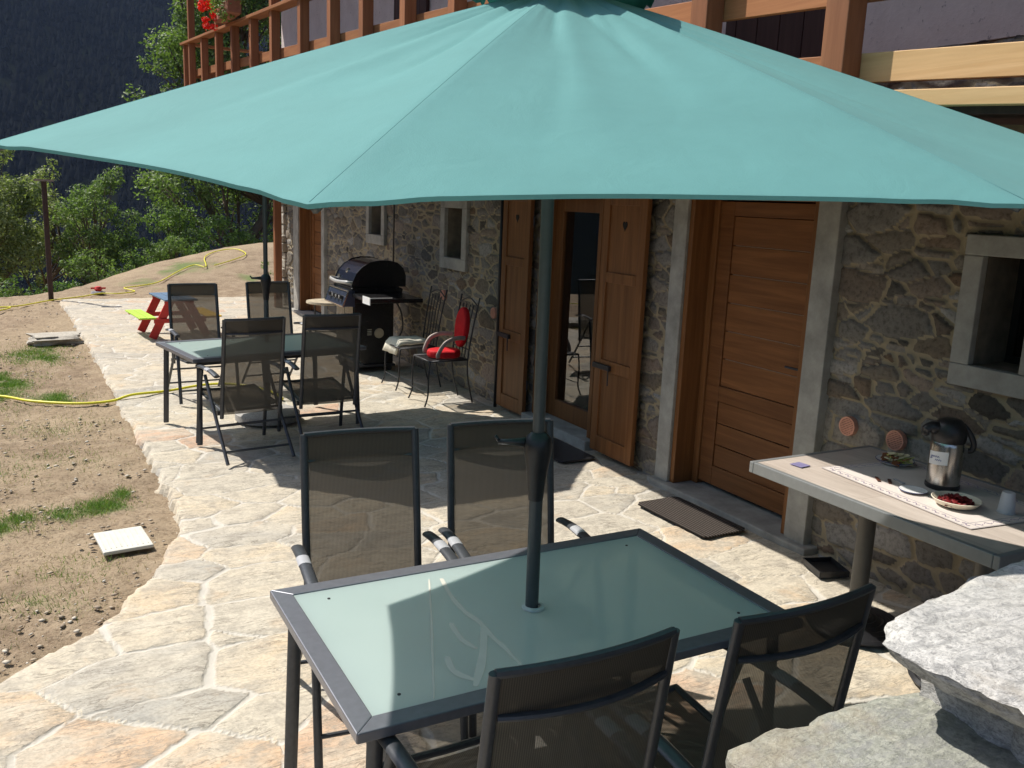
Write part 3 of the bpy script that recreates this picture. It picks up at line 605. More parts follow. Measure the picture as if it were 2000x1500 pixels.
# shutters
def shutter(y0, y1, x=WX-.075, lab=None):
    s = MB(); z0, z1 = .055, 2.10; st_ = .085; X0, X1 = x-.022, x+.018
    s.box(X0, X1, y0, y0+st_, z0, z1); s.box(X0, X1, y1-st_, y1, z0, z1)
    for zz0, zz1 in ((z0, z0+.13), (.72, .81), (1.42, 1.50), (z1-.09, z1)): s.box(X0+.0005, X1, y0+st_+.001, y1-st_-.001, zz0, zz1)
    o = s.build('shutter', M_shutter, house, bevel=.004)
    for zz0, zz1 in ((z0+.13, .72), (.81, 1.42), (1.50, z1-.09)):
        q = MB(); q.box(x-.008, x+.01, y0+st_+.001, y1-st_-.001, zz0, zz1); q.build('shutter_panel', M_shutter, o)
    h = [(16*math.sin(t_)**3, 13*math.cos(t_)-5*math.cos(2*t_)-2*math.cos(3*t_)-math.cos(4*t_)) for t_ in np.linspace(0, 2*PI, 30, endpoint=False)]
    q = MB(); q.prism([((y0+y1)/2+a_*.0019, 1.86+b_*.0026) for a_, b_ in h], 'x', x-.0105, x-.0085); q.build('heart_dark_inset', M_dark, o)  # near-black plate: the dark of the heart-shaped hole is put into its colour
    q = MB(); q.box(x-.045, x-.023, y1-.235, y1+.0, .735, .775); q.tube([(x-.05, y1-.235, .77), (x-.05, y1-.235, .62)], .006, 6); q.build('shutter_hook', M_darkmetal, o, bevel=.003)
    return o
shutter(5.27, 5.83); shutter(6.98, 7.50)
for y in (5.84, 6.97):
    q = MB(); [q.tube([(WX-.06, y, z_), (WX-.06, y, z_+.09)], .009, 6) for z_ in (.3, 1.8)]; q.build('hinge', M_darkmetal, house)
# conduits
q = MB(); q.tube([(WX-.055, 7.60, -.02), (WX-.055, 7.60, 2.6)], .018, 8); q.build('downpipe', M_blackplastic, house, smooth=True)
q = MB(); q.tube([(WX-.05, 10.48, .9), (WX-.05, 10.48, 2.0), (WX-.05, 10.40, 2.03), (WX+.03, 10.36, 2.03)], .012, 8); q.build('cable', M_blackplastic, house, smooth=True)
# copper vents
for (vy, vz_, vr) in ((3.36, .835, .056), (3.04, .835, .056), (7.77, .915, .055), (9.01, .96, .055)):
    Mx = Matrix.Rotation(-PI/2, 3, 'Y'); q = MB(); x = WX-.018
    q.lathe([(vr, -.02), (vr, 0), (vr*.97, .012), (vr*.84, .012), (vr*.82, .002), (0, .002)], (x, vy, vz_), 28, Mx)
    for k in range(-4, 5):
        zz = k*vr*.175; w = math.sqrt(max(0, (vr*.84)**2-zz*zz)); q.bar((x-.007, vy-w, vz_+zz), (x-.007, vy+w, vz_+zz), .008, .006)
    q.build('wall_vent', M_copper, house, smooth='auto')
# balcony -----------------------------------------------------------------
def bx(y): return 2.85-.0192*y
def bz(y, z): return z+.057*(y-3.3)       # the balcony rises gently with the slope
BY0, BY1 = -1.2, 16.75
def rail(z0, z1, x0, x1, ya, yb, mb):
    vs = [(bx(y)+x, y, bz(y, z)) for y in (ya, yb) for x, z in ((x0, z0), (x1, z0), (x1, z1), (x0, z1))]
    mb.add(vs, [(0, 1, 2, 3), (7, 6, 5, 4), (0, 4, 5, 1), (1, 5, 6, 2), (2, 6, 7, 3), (3, 7, 4, 0)])
mb = MB(); vs = [(bx(y)+.04, y, bz(y, z)) for y in (BY0, BY1) for z in (2.43, 2.48)]+[(WX-.005, y, bz(y, z)) for y in (BY0, BY1) for z in (2.43, 2.48)]
mb.add(vs, [(0, 1, 3, 2), (4, 6, 7, 5), (0, 2, 6, 4), (1, 5, 7, 3), (0, 4, 5, 1), (2, 3, 7, 6)]); balc = mb.build('balcony', M_darkboard, house)
y = BY0+.3
while y < BY1-.1: MB().box(bx(y)+.175, WX-.01, y-.05, y+.05, bz(y, 2.27), bz(y, 2.425)).build('joist', M_frame_wood, balc); y += .9
mb = MB(); rail(2.25, 2.40, .10, .17, BY0, BY1, mb); mb.build('edge_beam', M_frame_wood, balc)
mb = MB(); rail(2.455, 2.512, -.01, .035, BY0, 4.4, mb); mb.build('fascia_board', M_pine, balc, bevel=.003)
mb = MB(); rail(2.455, 2.512, -.01, .035, 4.41, BY1, mb); mb.build('fascia_board', M_balc, balc, bevel=.003)
posts = [(-.2, 1), (.7, 1), (1.62, 1), (2.62, 1), (3.43, 1), (4.3, 1), (5.2, 1), (6.1, 1), (7.0, 1), (7.95, 1), (8.85, 1), (9.85, 1), (11.0, 1), (12.0, 0), (13.05, 0), (14.07, 1), (15.15, 0), (16.2, 1), (16.68, 0)]
for y, tall in posts:
    w = .058; mb = MB(); mb.box(bx(y)+.0, bx(y)+.10, y-w, y+w, bz(y, 2.50), 6.62 if tall else bz(y, 3.62)); mb.build('post', M_balcv, balc, bevel=.004)
for za, zb in ((2.555, 2.665), (2.855, 2.965), (3.105, 3.215)):
    for ya, yb, m_ in ((BY0, 2.60, M_pine if za < 2.8 else M_balc), (2.602, 7.0, M_balc), (7.002, 12.0, M_balc), (12.002, BY1, M_balc)):
        mb = MB(); rail(za, zb, .102, .132, ya, yb, mb); mb.build('railing_board', m_, balc, bevel=.003)
mb = MB(); rail(3.622, 3.66, -.03, .13, 9.9, BY1+.1, mb); mb.build('handrail', M_balc, balc, bevel=.004)
mb = MB(); rail(3.622, 3.66, -.03, .13, BY0, 9.9, mb); mb.build('handrail', M_balc, balc, bevel=.004)
# end railing across the far end
mb = MB()
for za in (2.855, 3.105): mb.box(bx(16.7)+.1, WX, 16.70, 16.73, bz(16.7, za), bz(16.7, za+.11))
mb.box(bx(16.7), WX, 16.66, 16.78, bz(16.7, 3.622), bz(16.7, 3.66)); mb.build('end_railing', M_balc, balc)
# corner support post
mb = MB(); mb.box(3.78, 3.90, 15.62, 15.74, -.02, bz(15.7, 2.26)); mb.build('support_post', M_balcv, house, bevel=.005)
# upstairs doors/shutters
for ya, yb, z0_, z1_, m_ in ((3.80, 4.66, 2.50, 4.7, M_darkboard), (7.6, 8.25, 3.0, 4.9, M_dark), (9.6, 10.6, 3.1, 4.9, M_darkboard)):
    mb = MB(); y = ya
    while y < yb-.02: mb.box(WX-.045, WX-.004, y, min(y+.19, yb)-.006, z0_, z1_); y += .19
    mb.build('upper_shutter', m_, house, bevel=.004)
# roof eaves, unseen, added to keep the sun off the upper wall
mb = MB(); mb.prism([(2.35, 6.60), (9.0, 9.6), (9.0, 9.75), (2.35, 6.74)], 'y', BY0-.5, BY1+.6); mb.build('shade_roof', M_darkboard, house)

# geraniums on the balcony
gt = thing('geranium', 'red geraniums with green leaves in a box on the far balcony handrail', 'flowers', (bx(12.9)-.02, 12.9, bz(12.9, 3.70)))
mb = MB(); mb.box(-.16, .02, -.55, .35, -.02, .14); mb.build('flower_box', plain('terracotta', (.3, .12, .07), .8), gt, bevel=.01)
rs = np.random.RandomState(8); cl = [(rs.uniform(-.28, -.02), rs.uniform(-.6, .4), rs.uniform(-.02, .5), .12) for _ in range(16)]
V, T = leafcloud(cl, 5200, .028, rs); trimesh('leaves', V, T, M_leaf3, gt, 4)
cl = [(rs.uniform(-.36, -.14), rs.uniform(-.25, .55), rs.uniform(-.12, .42), .055) for _ in range(16)]; V, T = leafcloud(cl, 26000, .02, rs); trimesh('blossom', V, T, M_petal, gt, 4)

# rubble pile beyond the corner
rng = random.Random(21)
def rock(name, dims, mat, seed, sub=3, rough=.25, parent=None, loc=(0, 0, 0), rz=0):
    bm = bmesh.new(); bmesh.ops.create_cube(bm, size=1); bmesh.ops.subdivide_edges(bm, edges=bm.edges, cuts=5, use_grid_fill=True)
    rs = np.random.RandomState(seed); o1, o2 = rs.rand(2)*50
    for v in bm.verts:
        c = v.co.copy(); l = c.normalized()*.62; c = c.lerp(l, .42); k = 1+rough*(float(fbm(np.float64(c.x*3+o1), np.float64(c.y*3+c.z*4+o2), seed))-.5)*2
        v.co = Vector((c.x*dims[0]*k, c.y*dims[1]*k, c.z*dims[2]*k))
    me = bpy.data.meshes.new(name); bm.to_mesh(me); bm.free(); me.materials.append(mat); o = bpy.data.objects.new(name, me); C.objects.link(o); o.location = loc; o.rotation_euler = (0, 0, rz)
    if parent: o.parent = parent
    me.polygons.foreach_set('use_smooth', [True]*len(me.polygons)); me.set_sharp_from_angle(angle=R(28)); return o
pile = thing('rubble_pile', 'heap of broken pale stones standing beyond the far house corner', 'rubble', (4.9, 17.6, 0))
for i in range(34):
    zz = rng.random()**1.2; x = rng.uniform(-.5, .6)*(1.1-zz*.6); y = rng.uniform(-.6, .8)*(1-zz*.5)
    rock('rubble_stone', (rng.uniform(.2, .42), rng.uniform(.2, .4), rng.uniform(.10, .22)), M_quoin, 60+i, parent=pile, loc=(x, y, .05+zz*1.15), rz=rng.random()*3)
fs = rock('flat_stone', (.60, .42, .13), M_quoin, 90, rough=.35, loc=(.24, 12.75, .025), rz=.2); tag(fs, 'flat pale rock lying on the dirt left of the paving edge', 'rock')
# plastic cover slab
mb = MB(); mb.prism([(-.13, -.17), (.135, -.165), (.13, .17), (-.135, .165)], 'z', 0, .022)
sc = thing('access_cover', 'square cream plastic cover lying on the dirt beside the paving', 'cover', (.383, 5.27, -.012), .08)
cv_ = mb.build('cover_plate', plain('cream_plastic', (.58, .57, .50), .55, 0, .05), sc, bevel=.006)
q = MB()
for k in range(-4, 5): q.box(k*.028-.003, k*.028+.003, -.13, .13, .0205, .0245)
q.build('cover_rib', plain('cream_plastic_rib', (.54, .53, .46), .6), sc)
# T-topped post
pt = thing('metal_post', 'thin rusty brown post with a flat T-shaped top at the paving corner', 'post', (.307, 17.42, -.03))
q = MB(); q.tube([(0, 0, 0), (0, 0, 2.05)], .042, 10); q.build('pole', plain('rusty_brown_steel', (.05, .028, .022), .7, .2, .3, 20), pt, smooth='auto')
q = MB(); q.box(-.15, .15, -.08, .08, 2.05, 2.085); q.build('top_plate', plain('weathered_plate', (.22, .19, .17), .6, .2), pt)
# hose
def hose(name, pts, lab, r=.0125):
    P = [(x, y, (GH(x, y) if not (x > float(edge_x(y))+.05 and y < 17.2) else .024)+r*.6+dz) for x, y, dz in pts]
    o = MB().tube(smoothpts(P, 8), r, 7).build(name, M_hose, None, smooth=True); tag(o, lab, 'hose', 'yellow garden hoses'); return o
hose('garden_hose', [(-2.2, 9.9, 0), (-.9, 9.85, 0), (-.315, 9.45, 0), (-.06, 9.15, 0), (.31, 8.92, 0), (.6, 8.93, 0.0), (.80, 9.0, 0.01), (1.12, 9.12, 0), (1.52, 9.32, 0), (1.8, 9.25, 0), (2.05, 8.9, 0), (2.1, 8.45, 0)], 'yellow hose crossing the dirt and paving to the far glass table')
hose('garden_hose', [(-1.6, 15.3, 0), (-.9, 15.7, 0), (-.5, 15.9, 0), (-.30, 16.35, .0), (-.55, 16.3, .01), (-.2, 16.5, 0), (.3, 17.25, 0), (.8, 17.75, 0), (1.13, 18.2, 0), (1.45, 18.1, .0), (1.75, 18.3, 0), (1.60, 18.7, .01), (1.9, 18.9, 0), (2.3, 19.2, 0), (2.8, 20.1, 0), (3.2, 20.6, 0), (3.4, 20.3, .01), (3.55, 21.3, 0), (3.9, 21.9, 0), (4.35, 21.9, 0), (4.45, 21.2, 0), (4.0, 20.7, 0), (3.6, 20.4, 0)], 'long yellow hose looping along the edge of the yard past the metal post', .011)
sp = thing('lawn_sprinkler', 'small red and grey sprinkler at the end of the hose on the yard edge', 'sprinkler', (1.12, 18.35, GH(1.12, 18.35)-.01))
MB().lathe([(0, 0), (.13, 0), (.12, .035), (.05, .05), (0, .05)], n=16).build('base', M_armgrey, sp, smooth='auto')
q = MB(); q.lathe([(0, .05), (.05, .05), (.075, .085), (.05, .13), (0, .14)], n=14); q.bar((-.13, 0, .10), (.13, 0, .10), .03, .03); q.build('head', M_red, sp, smooth='auto')

# ================================================================ umbrellas
def canopy_pts(Rr, zt, zr, rot, hemlift=.018, pull=.022, nT=30, nU=36, seed=0):
    """eight panels between ribs; zr list of rim heights"""
    RL = Rr if isinstance(Rr, list) else [Rr]*8; Vs = []; Fs = []; rs = np.random.RandomState(seed)
    for k in range(8):
        a0, a1 = rot+k*PI/4, rot+(k+1)*PI/4; z0_, z1_ = zr[k], zr[(k+1) % 8]; R0, R1 = RL[k], RL[(k+1) % 8]; base = len(Vs); ph = rs.rand()*9
        for i in range(nT+1):
            t = .085+(1-.085)*i/nT
            for j in range(nU+1):
                u = j/nU; w = math.sin(PI*u)
                x = (math.sin(a0)*(1-u)*R0+math.sin(a1)*u*R1)*t; y = (math.cos(a0)*(1-u)*R0+math.cos(a1)*u*R1)*t
                rim = z0_*(1-u)+z1_*u; z = zt-(zt-rim)*t**1.06
                z += -.020*w*math.sin(PI*min(1, t*1.05))+hemlift*w*max(0, (t-.72)/.28)**2
                pl = 1-pull*w*max(0, (t-.6)/.4)**2; x *= pl; y *= pl
                # tension creases near the rib ends and the crown
                e = min(u, 1-u); z += .003*math.sin(u*44+ph+t*7)*min(1, e*14)*max(0, 1-e*4.5)*max(0, (t-.80)/.2)**1.2; z += .0035*math.sin(u*60+t*9+ph)*min(1, e*10)*max(0, 1-e*3)*max(0, 1-t*2.2)
                z += .006*math.sin(u*17+ph*2)*max(0, 1-t*1.3)*w+.0022*math.sin(t*13+u*6+ph)*w
                z += .010*(float(vn(np.float64(u*3+k*9), np.float64(t*2.2), seed))-.5)*w; z -= .009*math.exp(-((u-.42-.1*math.sin(t*6+ph))/.05)**2)*math.exp(-((t-.38)/.2)**2)+.007*math.exp(-((u-.22-.25*t)/.05)**2)*math.exp(-((t-.3)/.16)**2)+.007*math.exp(-((u-.82+.3*t)/.05)**2)*math.exp(-((t-.3)/.14)**2)+.004*math.exp(-((u-.6-.12*t)/.03)**2)*math.exp(-((t-.62)/.2)**2); z += .005*math.exp(-((u-.7+.15*t)/.06)**2)*math.exp(-((t-.5)/.25)**2)
                Vs.append((x, y, z))
        for i in range(nT):
            for j in range(nU):
                b = base+i*(nU+1)+j; Fs.append((b, b+1, b+nU+2, b+nU+1))
        # hem turned down
        hb = len(Vs); top = base+nT*(nU+1)
        for j in range(nU+1):
            x, y, z = Vs[top+j]; Vs.append((x*.998, y*.998, z-.007))
        for j in range(nU): Fs.append((top+j, top+j+1, hb+j+1, hb+j))
    return Vs, Fs
M_pole = plain('grey_green_pole', (.075, .085, .088), .42, .3, .08, 40)
def umbrella(x, y, label, Rr, zt, zr, rot, seed, crank=R(250), pole_from=.04, lean=(0, 0)):
    RL = Rr if isinstance(Rr, list) else [Rr]*8
    t = thing('parasol', label, 'parasol', (x, y, 0), 0, 'teal garden parasols')
    V, Fc = canopy_pts(Rr, zt, zr, rot, seed=seed); m = MB(); m.add(V, Fc); c = m.build('canopy', M_canopy, t, smooth='auto', recalc=False)
    bm = bmesh.new(); bm.from_mesh(c.data); bmesh.ops.remove_doubles(bm, verts=bm.verts, dist=.0004); bm.to_mesh(c.data); bm.free(); c.data.set_sharp_from_angle(angle=R(60))
    # seams
    sm = MB()
    for k in range(8):
        a = rot+k*PI/4; Rk = RL[k]; pts = [(math.sin(a)*Rk*t_, math.cos(a)*Rk*t_, zt-(zt-zr[k])*t_**1.06-.0002) for t_ in np.linspace(.12, .995, 14)]; sm.tube(pts, .0007, 4)
    sm.build('seam', M_canopy, c, smooth=True)
    # vent cap
    Vs = []; Fs = []; n = 64
    for i in range(7):
        for j in range(n):
            a = 2*PI*j/n+rot; tt = i/6; rr_ = .01+.255*tt; w = abs(math.sin((a-rot)*4))
            Vs.append((math.sin(a)*rr_*(1-.06*w*tt), math.cos(a)*rr_*(1-.06*w*tt), zt+.115-.122*tt**1.1+.018*w*tt**2+.006*math.sin(j*2.9)*tt**3))
    for i in range(6):
        for j in range(n): Fs.append((i*n+j, i*n+(j+1) % n, (i+1)*n+(j+1) % n, (i+1)*n+j))
    b = len(Vs)
    for j in range(n):
        a = 2*PI*j/n+rot; Vs.append((math.sin(a)*.262*(1+.02*math.sin(j*1.3)), math.cos(a)*.262*(1+.02*math.sin(j*1.3)), Vs[6*n+j][2]-.035-.008*math.sin(j*2.1)))
    for j in range(n): Fs.append((6*n+j, 6*n+(j+1) % n, b+(j+1) % n, b+j))
    MB().add(Vs, Fs).build('vent_cap', M_canopyd, t, smooth=True, recalc=False)
    MB().lathe([(0, 0), (.02, 0), (.028, .03), (.012, .06), (0, .065)], (0, 0, zt+.11), 14).build('finial', M_pole, t, smooth=True)
    lx, ly = lean
    q = MB(); q.tube([(0, 0, pole_from), (lx*.45, ly*.45, 1.22)], .0215, 16); q.build('lower_pole', M_pole, t, smooth='auto')
    q = MB(); q.tube([(lx*.45, ly*.45, 1.2), (lx, ly, zt+.1)], .019, 16); q.build('upper_pole', M_pole, t, smooth='auto')
    q = MB(); cx, cy = lx*.45, ly*.45
    q.lathe([(.0235, 1.085), (.026, 1.11), (.033, 1.18), (.043, 1.235), (.045, 1.265), (.038, 1.29), (.0225, 1.305)], (cx, cy, 0), 20); hub = q.build('crank_housing', M_blackplastic, t, smooth='auto')
    q = MB(); d = Vector((math.sin(crank), math.cos(crank), 0)); q.tube([Vector((cx, cy, 1.27))+d*.03, Vector((cx, cy, 1.268))+d*.08, Vector((cx, cy, 1.266))+d*.125], [.017, .011, .008], 8); q.tube([Vector((cx, cy, 1.266))+d*.12, Vector((cx, cy, 1.285))+d*.135], .006, 6); q.build('crank_handle', M_blackplastic, hub, smooth=True)
    zs = min(zr)+.10; MB().lathe([(.02, zs-.03), (.036, zs-.03), (.036, zs+.03), (.02, zs+.03)], (lx*.9, ly*.9, 0), 16).build('slider', M_blackplastic, t, smooth='auto')
    for k in range(8):
        a = rot+k*PI/4; Rr = RL[k]; s_, c_ = math.sin(a), math.cos(a); q = MB()
        q.tube([(lx+s_*.03, ly+c_*.03, zt-.035), (s_*Rr*.5, c_*Rr*.5, zt-(zt-zr[k])*.5**1.06-.022), (s_*Rr*.985, c_*Rr*.985, zr[k]-.008)], .0065, 6)
        q.tube([(lx*.9+s_*.03, ly*.9+c_*.03, zs), (s_*Rr*.48, c_*Rr*.48, zt-(zt-zr[k])*.48**1.06-.03)], .0055, 6); q.build('rib', M_pole, t, smooth=True)
    q = MB(); br = .27; q.lathe([(0, .022), (br, .022), (br+.01, .03), (br+.01, .085), (br-.02, .105), (.05, .118), (0, .118)], n=36); q.build('base', plain('granite_base', (.34, .33, .31), .8, 0, .3, 90, .4, .3), t, smooth='auto')
    MB().tube([(0, 0, .115), (0, 0, .34)], .028, 14).build('base_tube', M_pole, t, smooth='auto')
    return t
zr1 = [2.09, 2.10, 2.12, 2.115, 2.030, 1.985, 2.075, 2.10]
umbrella(1.371, 2.287, 'large teal parasol in the foreground whose canopy fills the top of the view', [1.44, 1.56, 1.60, 1.53, 1.44, 1.44, 1.44, 1.44], 2.60, zr1, 0, 3, crank=YAW-PI/2+.05, lean=(-.02, .01))
umbrella(1.79, 7.74, 'far teal parasol on a round stone base standing through the far glass table', 1.44, 2.76, [2.25]*8, PI/8, 5, crank=YAW-PI/2)

# ================================================================ glass tables
def glass_table(loc, rz, label, L=1.5, D_=.90, hole=(0, 0), with_strips=True):
    t = thing('glass_table', label, 'table', loc, rz, 'frosted glass garden tables'); h = .72; fw = .062
    mb = MB()
    ox, oy, ix, iy = L/2, D_/2, L/2-fw, D_/2-fw
    for (p, q_, r_, s_) in (((-ox, -oy), (ox, -oy), (ix, -iy), (-ix, -iy)), ((ox, -oy), (ox, oy), (ix, iy), (ix, -iy)), ((ox, oy), (-ox, oy), (-ix, iy), (ix, iy)), ((-ox, oy), (-ox, -oy), (-ix, -iy), (-ix, iy))):
        mb.prism([p, q_, r_, s_], 'z', h-.03, h)
    mb.build('table_frame', M_framed, t, bevel=.0035)
    n = 40; r_h = .026; g_ = MB(); hx, hy = hole
    ring = [(hx+r_h*math.cos(2*PI*k/n), hy+r_h*math.sin(2*PI*k/n)) for k in range(n)]
    outer = []
    for k in range(n):
        a = 2*PI*k/n; dx, dy = math.cos(a), math.sin(a); sx = ((ix+.004)-hx*(1 if dx > 0 else -1))/abs(dx) if abs(dx) > 1e-6 else 9; sy = ((iy+.004)-hy*(1 if dy > 0 else -1))/abs(dy) if abs(dy) > 1e-6 else 9
        s = min(sx, sy); outer.append((hx+dx*s, hy+dy*s))
    corners = [(ix+.004, iy+.004), (-ix-.004, iy+.004), (-ix-.004, -iy-.004), (ix+.004, -iy-.004)]
    vs = []; fs = []
    for z_ in (h-.011, h-.004):
        vs += [(x, y, z_) for x, y in ring]+[(x, y, z_) for x, y in outer]+[(x, y, z_) for x, y in corners]
    m = 2*n+4
    for s_, base in ((0, 0), (1, m)):
        for k in range(n):
            a0 = math.atan2(outer[k][1]-hy, outer[k][0]-hx); k2 = (k+1) % n; p0, p1 = outer[k], outer[k2]; cc = None
            for ci, c_ in enumerate(corners):
                if (abs(p0[0]-c_[0]) < 1e-6 and abs(p1[1]-c_[1]) < 1e-6) or (abs(p0[1]-c_[1]) < 1e-6 and abs(p1[0]-c_[0]) < 1e-6): cc = 2*n+ci
            poly = [k, n+k]+([cc] if cc is not None and abs(p0[0]-p1[0]) > 1e-6 and abs(p0[1]-p1[1]) > 1e-6 else [])+[n+k2, k2]; fs.append(tuple(base+i for i in poly))
    for k in range(n): fs.append((k, (k+1) % n, m+(k+1) % n, m+k))
    g_.add(vs, fs).build('glass_top', M_frost, t)
    MB().lathe([(.0225, h-.002), (.038, h-.002), (.036, h+.004), (.024, h+.006)], (hx, hy, 0), 24).build('hole_ring', plain('clear_ring', (.5, .55, .53), .3), t, smooth='auto')
    if with_strips:  # thin pale curved strips laid just above the glass
        def strip(pts, w, nm='pale_strip'):
            P = smoothpts([(x, y, 0) for x, y in pts], 5); N = len(P); vs = []
            for i, p_ in enumerate(P):
                d = (P[min(i+1, N-1)]-P[max(i-1, 0)]).normalized(); nn = Vector((-d.y, d.x, 0)); zq = .0004*len(t.children)/4; ww = w*(.55+.45*math.sin(PI*min(.97, max(.06, i/(N-1)))))*(1+.15*math.sin(i*1.1))
                vs += [(p_.x+nn.x*ww, p_.y+nn.y*ww, h-.0036+zq), (p_.x-nn.x*ww, p_.y-nn.y*ww, h-.0036+zq)]
            MB().add(vs, [(2*i, 2*i+1, 2*i+3, 2*i+2) for i in range(N-1)]).build(nm, M_palestrip, t, recalc=False)
        strip([(-.192, .313), (-.217, .182), (-.226, .063), (-.215, -.026), (-.221, -.125), (-.218, -.202), (-.222, -.313)], .010)
        strip([(-.216, -.063), (-.30, -.225), (-.389, -.36)], .013); strip([(-.299, 0), (-.312, -.102), (-.297, -.177)], .010); strip([(-.394, -.183), (-.409, -.269), (-.37, -.34)], .011)
        strip([(-.234, .322), (-.334, .071), (-.442, -.193), (-.515, -.37)], .004)
    for sx, sy in ((-1, -1), (1, -1), (1, 1), (-1, 1)):
        q = MB(); q.tube([(sx*(ox-.07), sy*(oy-.06), h-.03), (sx*(ox-.05), sy*(oy-.045), .024)], .023, 12, r2=.015); q.build('leg', M_frame, t, smooth='auto')
        MB().lathe([(0, 0), (.005, 0), (.005, .002), (0, .002)], (sx*(ox-.16), sy*(oy-.13), h-.004), 10).build('stud', M_darkmetal, t)
    q = MB(); a, b = ox-.07, oy-.06
    for s_ in (-1, 1): q.bar((-a, s_*b, h-.048), (a, s_*b, h-.048), .02, .03); q.bar((s_*a, -b, h-.048), (s_*a, b, h-.048), .02, .03)
    q.build('apron', M_frame, t); return t
glass_table((1.381, 2.298, 0), R(0), 'frosted glass table in the foreground with the near parasol through it', 1.50, .885, (-.010, -.011))
glass_table((1.72, 7.60, 0), R(10), 'far frosted glass table with the far parasol through it, four chairs around', 1.5, .92, (.07*.98+.0, .14), with_strips=False)

# ================================================================ folding chairs
def folding_chair():
    t = thing('folding_chair', '', 'chair', (0, 0, 0), 0, 'dark mesh folding garden chairs')
    TOPZ, TY, BZ, BYy = 1.075, -.26, .32, -.145
    for s in (-1, 1):
        MB().tube([(s*.222, BYy, BZ), (s*.224, (BYy+TY)/2-.004, (BZ+TOPZ)/2), (s*.222, TY, TOPZ)], .0155, 12, r2=.011).build('back_upright', M_frame, t, smooth='auto')
    mb = MB(); pts = [(x, TY-.022*(1-(x/.222)**2), TOPZ-.002) for x in np.linspace(-.222, .222, 11)]; mb.tube(pts, .011, 8); mb.build('top_rail', M_frame, t, smooth='auto')
    mb = MB(); f = .86; z_ = BZ+(TOPZ-BZ)*f; y_ = BYy+(TY-BYy)*f; pts = [(x, y_-.008-.04*(1-(x/.21)**2), z_) for x in np.linspace(-.21, .21, 11)]; mb.tube(pts, .011, 8, r2=.008); mb.build('back_brace', M_frame, t, smooth='auto')
    # sling back: curved sheet
    Vs = []; nu_, nv_ = 12, 20
    for i in range(nv_+1):
        k = i/nv_; zz = BZ+.03+(TOPZ-BZ-.035)*k; yy = BYy+(TY-BYy)*((zz-BZ)/(TOPZ-BZ))
        for j in range(nu_+1):
            x = -.212+.424*j/nu_; Vs.append((x, yy-.020*(1-(x/.212)**2)-.002, zz))
    Fs = [(i*(nu_+1)+j, i*(nu_+1)+j+1, (i+1)*(nu_+1)+j+1, (i+1)*(nu_+1)+j) for i in range(nv_) for j in range(nu_)]
    MB().add(Vs, Fs).build('backrest', M_sling, t, smooth=True, recalc=False)
    # doubled hem pocket at the top
    Vs = [v for v in Vs if v[2] > TOPZ-.115]; n_ = len(Vs)//(nu_+1); Vs = [(x, y-.006, z_) for x, y, z_ in Vs]
    MB().add(Vs, [(i*(nu_+1)+j, i*(nu_+1)+j+1, (i+1)*(nu_+1)+j+1, (i+1)*(nu_+1)+j) for i in range(n_-1) for j in range(nu_)]).build('hem_pocket', M_sling, t, smooth=True, recalc=False)
    # seat
    Vs = []
    for i in range(11):
        k = i/10; yy = -.13+.54*k; zz = .395+.035*k-.012*math.sin(PI*k)
        for j in range(nu_+1):
            x = -.212+.424*j/nu_; Vs.append((x, yy, zz-.018*(1-(x/.212)**2)))
    MB().add(Vs, [(i*(nu_+1)+j, i*(nu_+1)+j+1, (i+1)*(nu_+1)+j+1, (i+1)*(nu_+1)+j) for i in range(10) for j in range(nu_)]).build('seat', M_sling, t, smooth=True, recalc=False)
    mb = MB()
    for s in (-1, 1): mb.tube([(s*.222, -.15, .38), (s*.222, .43, .43)], .014, 10, r2=.010)
    mb.tube([(-.222, .425, .428), (0, .44, .412), (.222, .425, .428)], .012, 8); mb.tube([(-.222, -.13, .372), (.222, -.13, .372)], .010, 8); mb.build('seat_frame', M_frame, t, smooth='auto')
    for s in (-1, 1):
        MB().tube(smoothpts([(s*.268, .33, .022), (s*.266, .26, .40), (s*.262, .19, .635)], 4), .0155, 12, r2=.011).build('leg', M_frame, t, smooth='auto')
        MB().tube(smoothpts([(s*.252, -.36, .022), (s*.250, -.08, .33), (s*.250, .15, .60)], 4), .0135, 12, r2=.010).build('leg', M_frame, t, smooth='auto')
        mb = MB(); P = smoothpts([(s*.262, -.18, .648), (s*.264, -.05, .664), (s*.266, .12, .664), (s*.266, .27, .652)], 4); mb.tube(P, .0235, 12, r2=.0125); arm = mb.build('armrest', M_frame, t, smooth='auto')
        for y_a, y_b in ((-.03, .045),):
            MB().tube([(s*.2645, y_a, .6655), (s*.2655, y_b, .6655)], .0245, 12, r2=.0135).build('arm_band', M_armgrey, arm, smooth='auto')
        MB().lathe([(0, -.01), (.02, -.01), (.02, .01), (0, .01)], (s*.24, -.12, .36), 12, Matrix.Rotation(PI/2, 3, 'Y')).build('pivot', M_blackplastic, t)
    for ax_, ay_, az_ in ((.252, -.29, .10), (.266, .31, .14), (.25, -.14, .265)): MB().tube([(-ax_, ay_, az_), (ax_, ay_, az_)], .009, 8).build('stretcher', M_frame, t, smooth='auto')
    return t
chair = folding_chair()
def at_top(mx, my, rz):   # place by the middle of the top rail
    return (mx-.26*math.sin(rz), my+.26*math.cos(rz), .012)
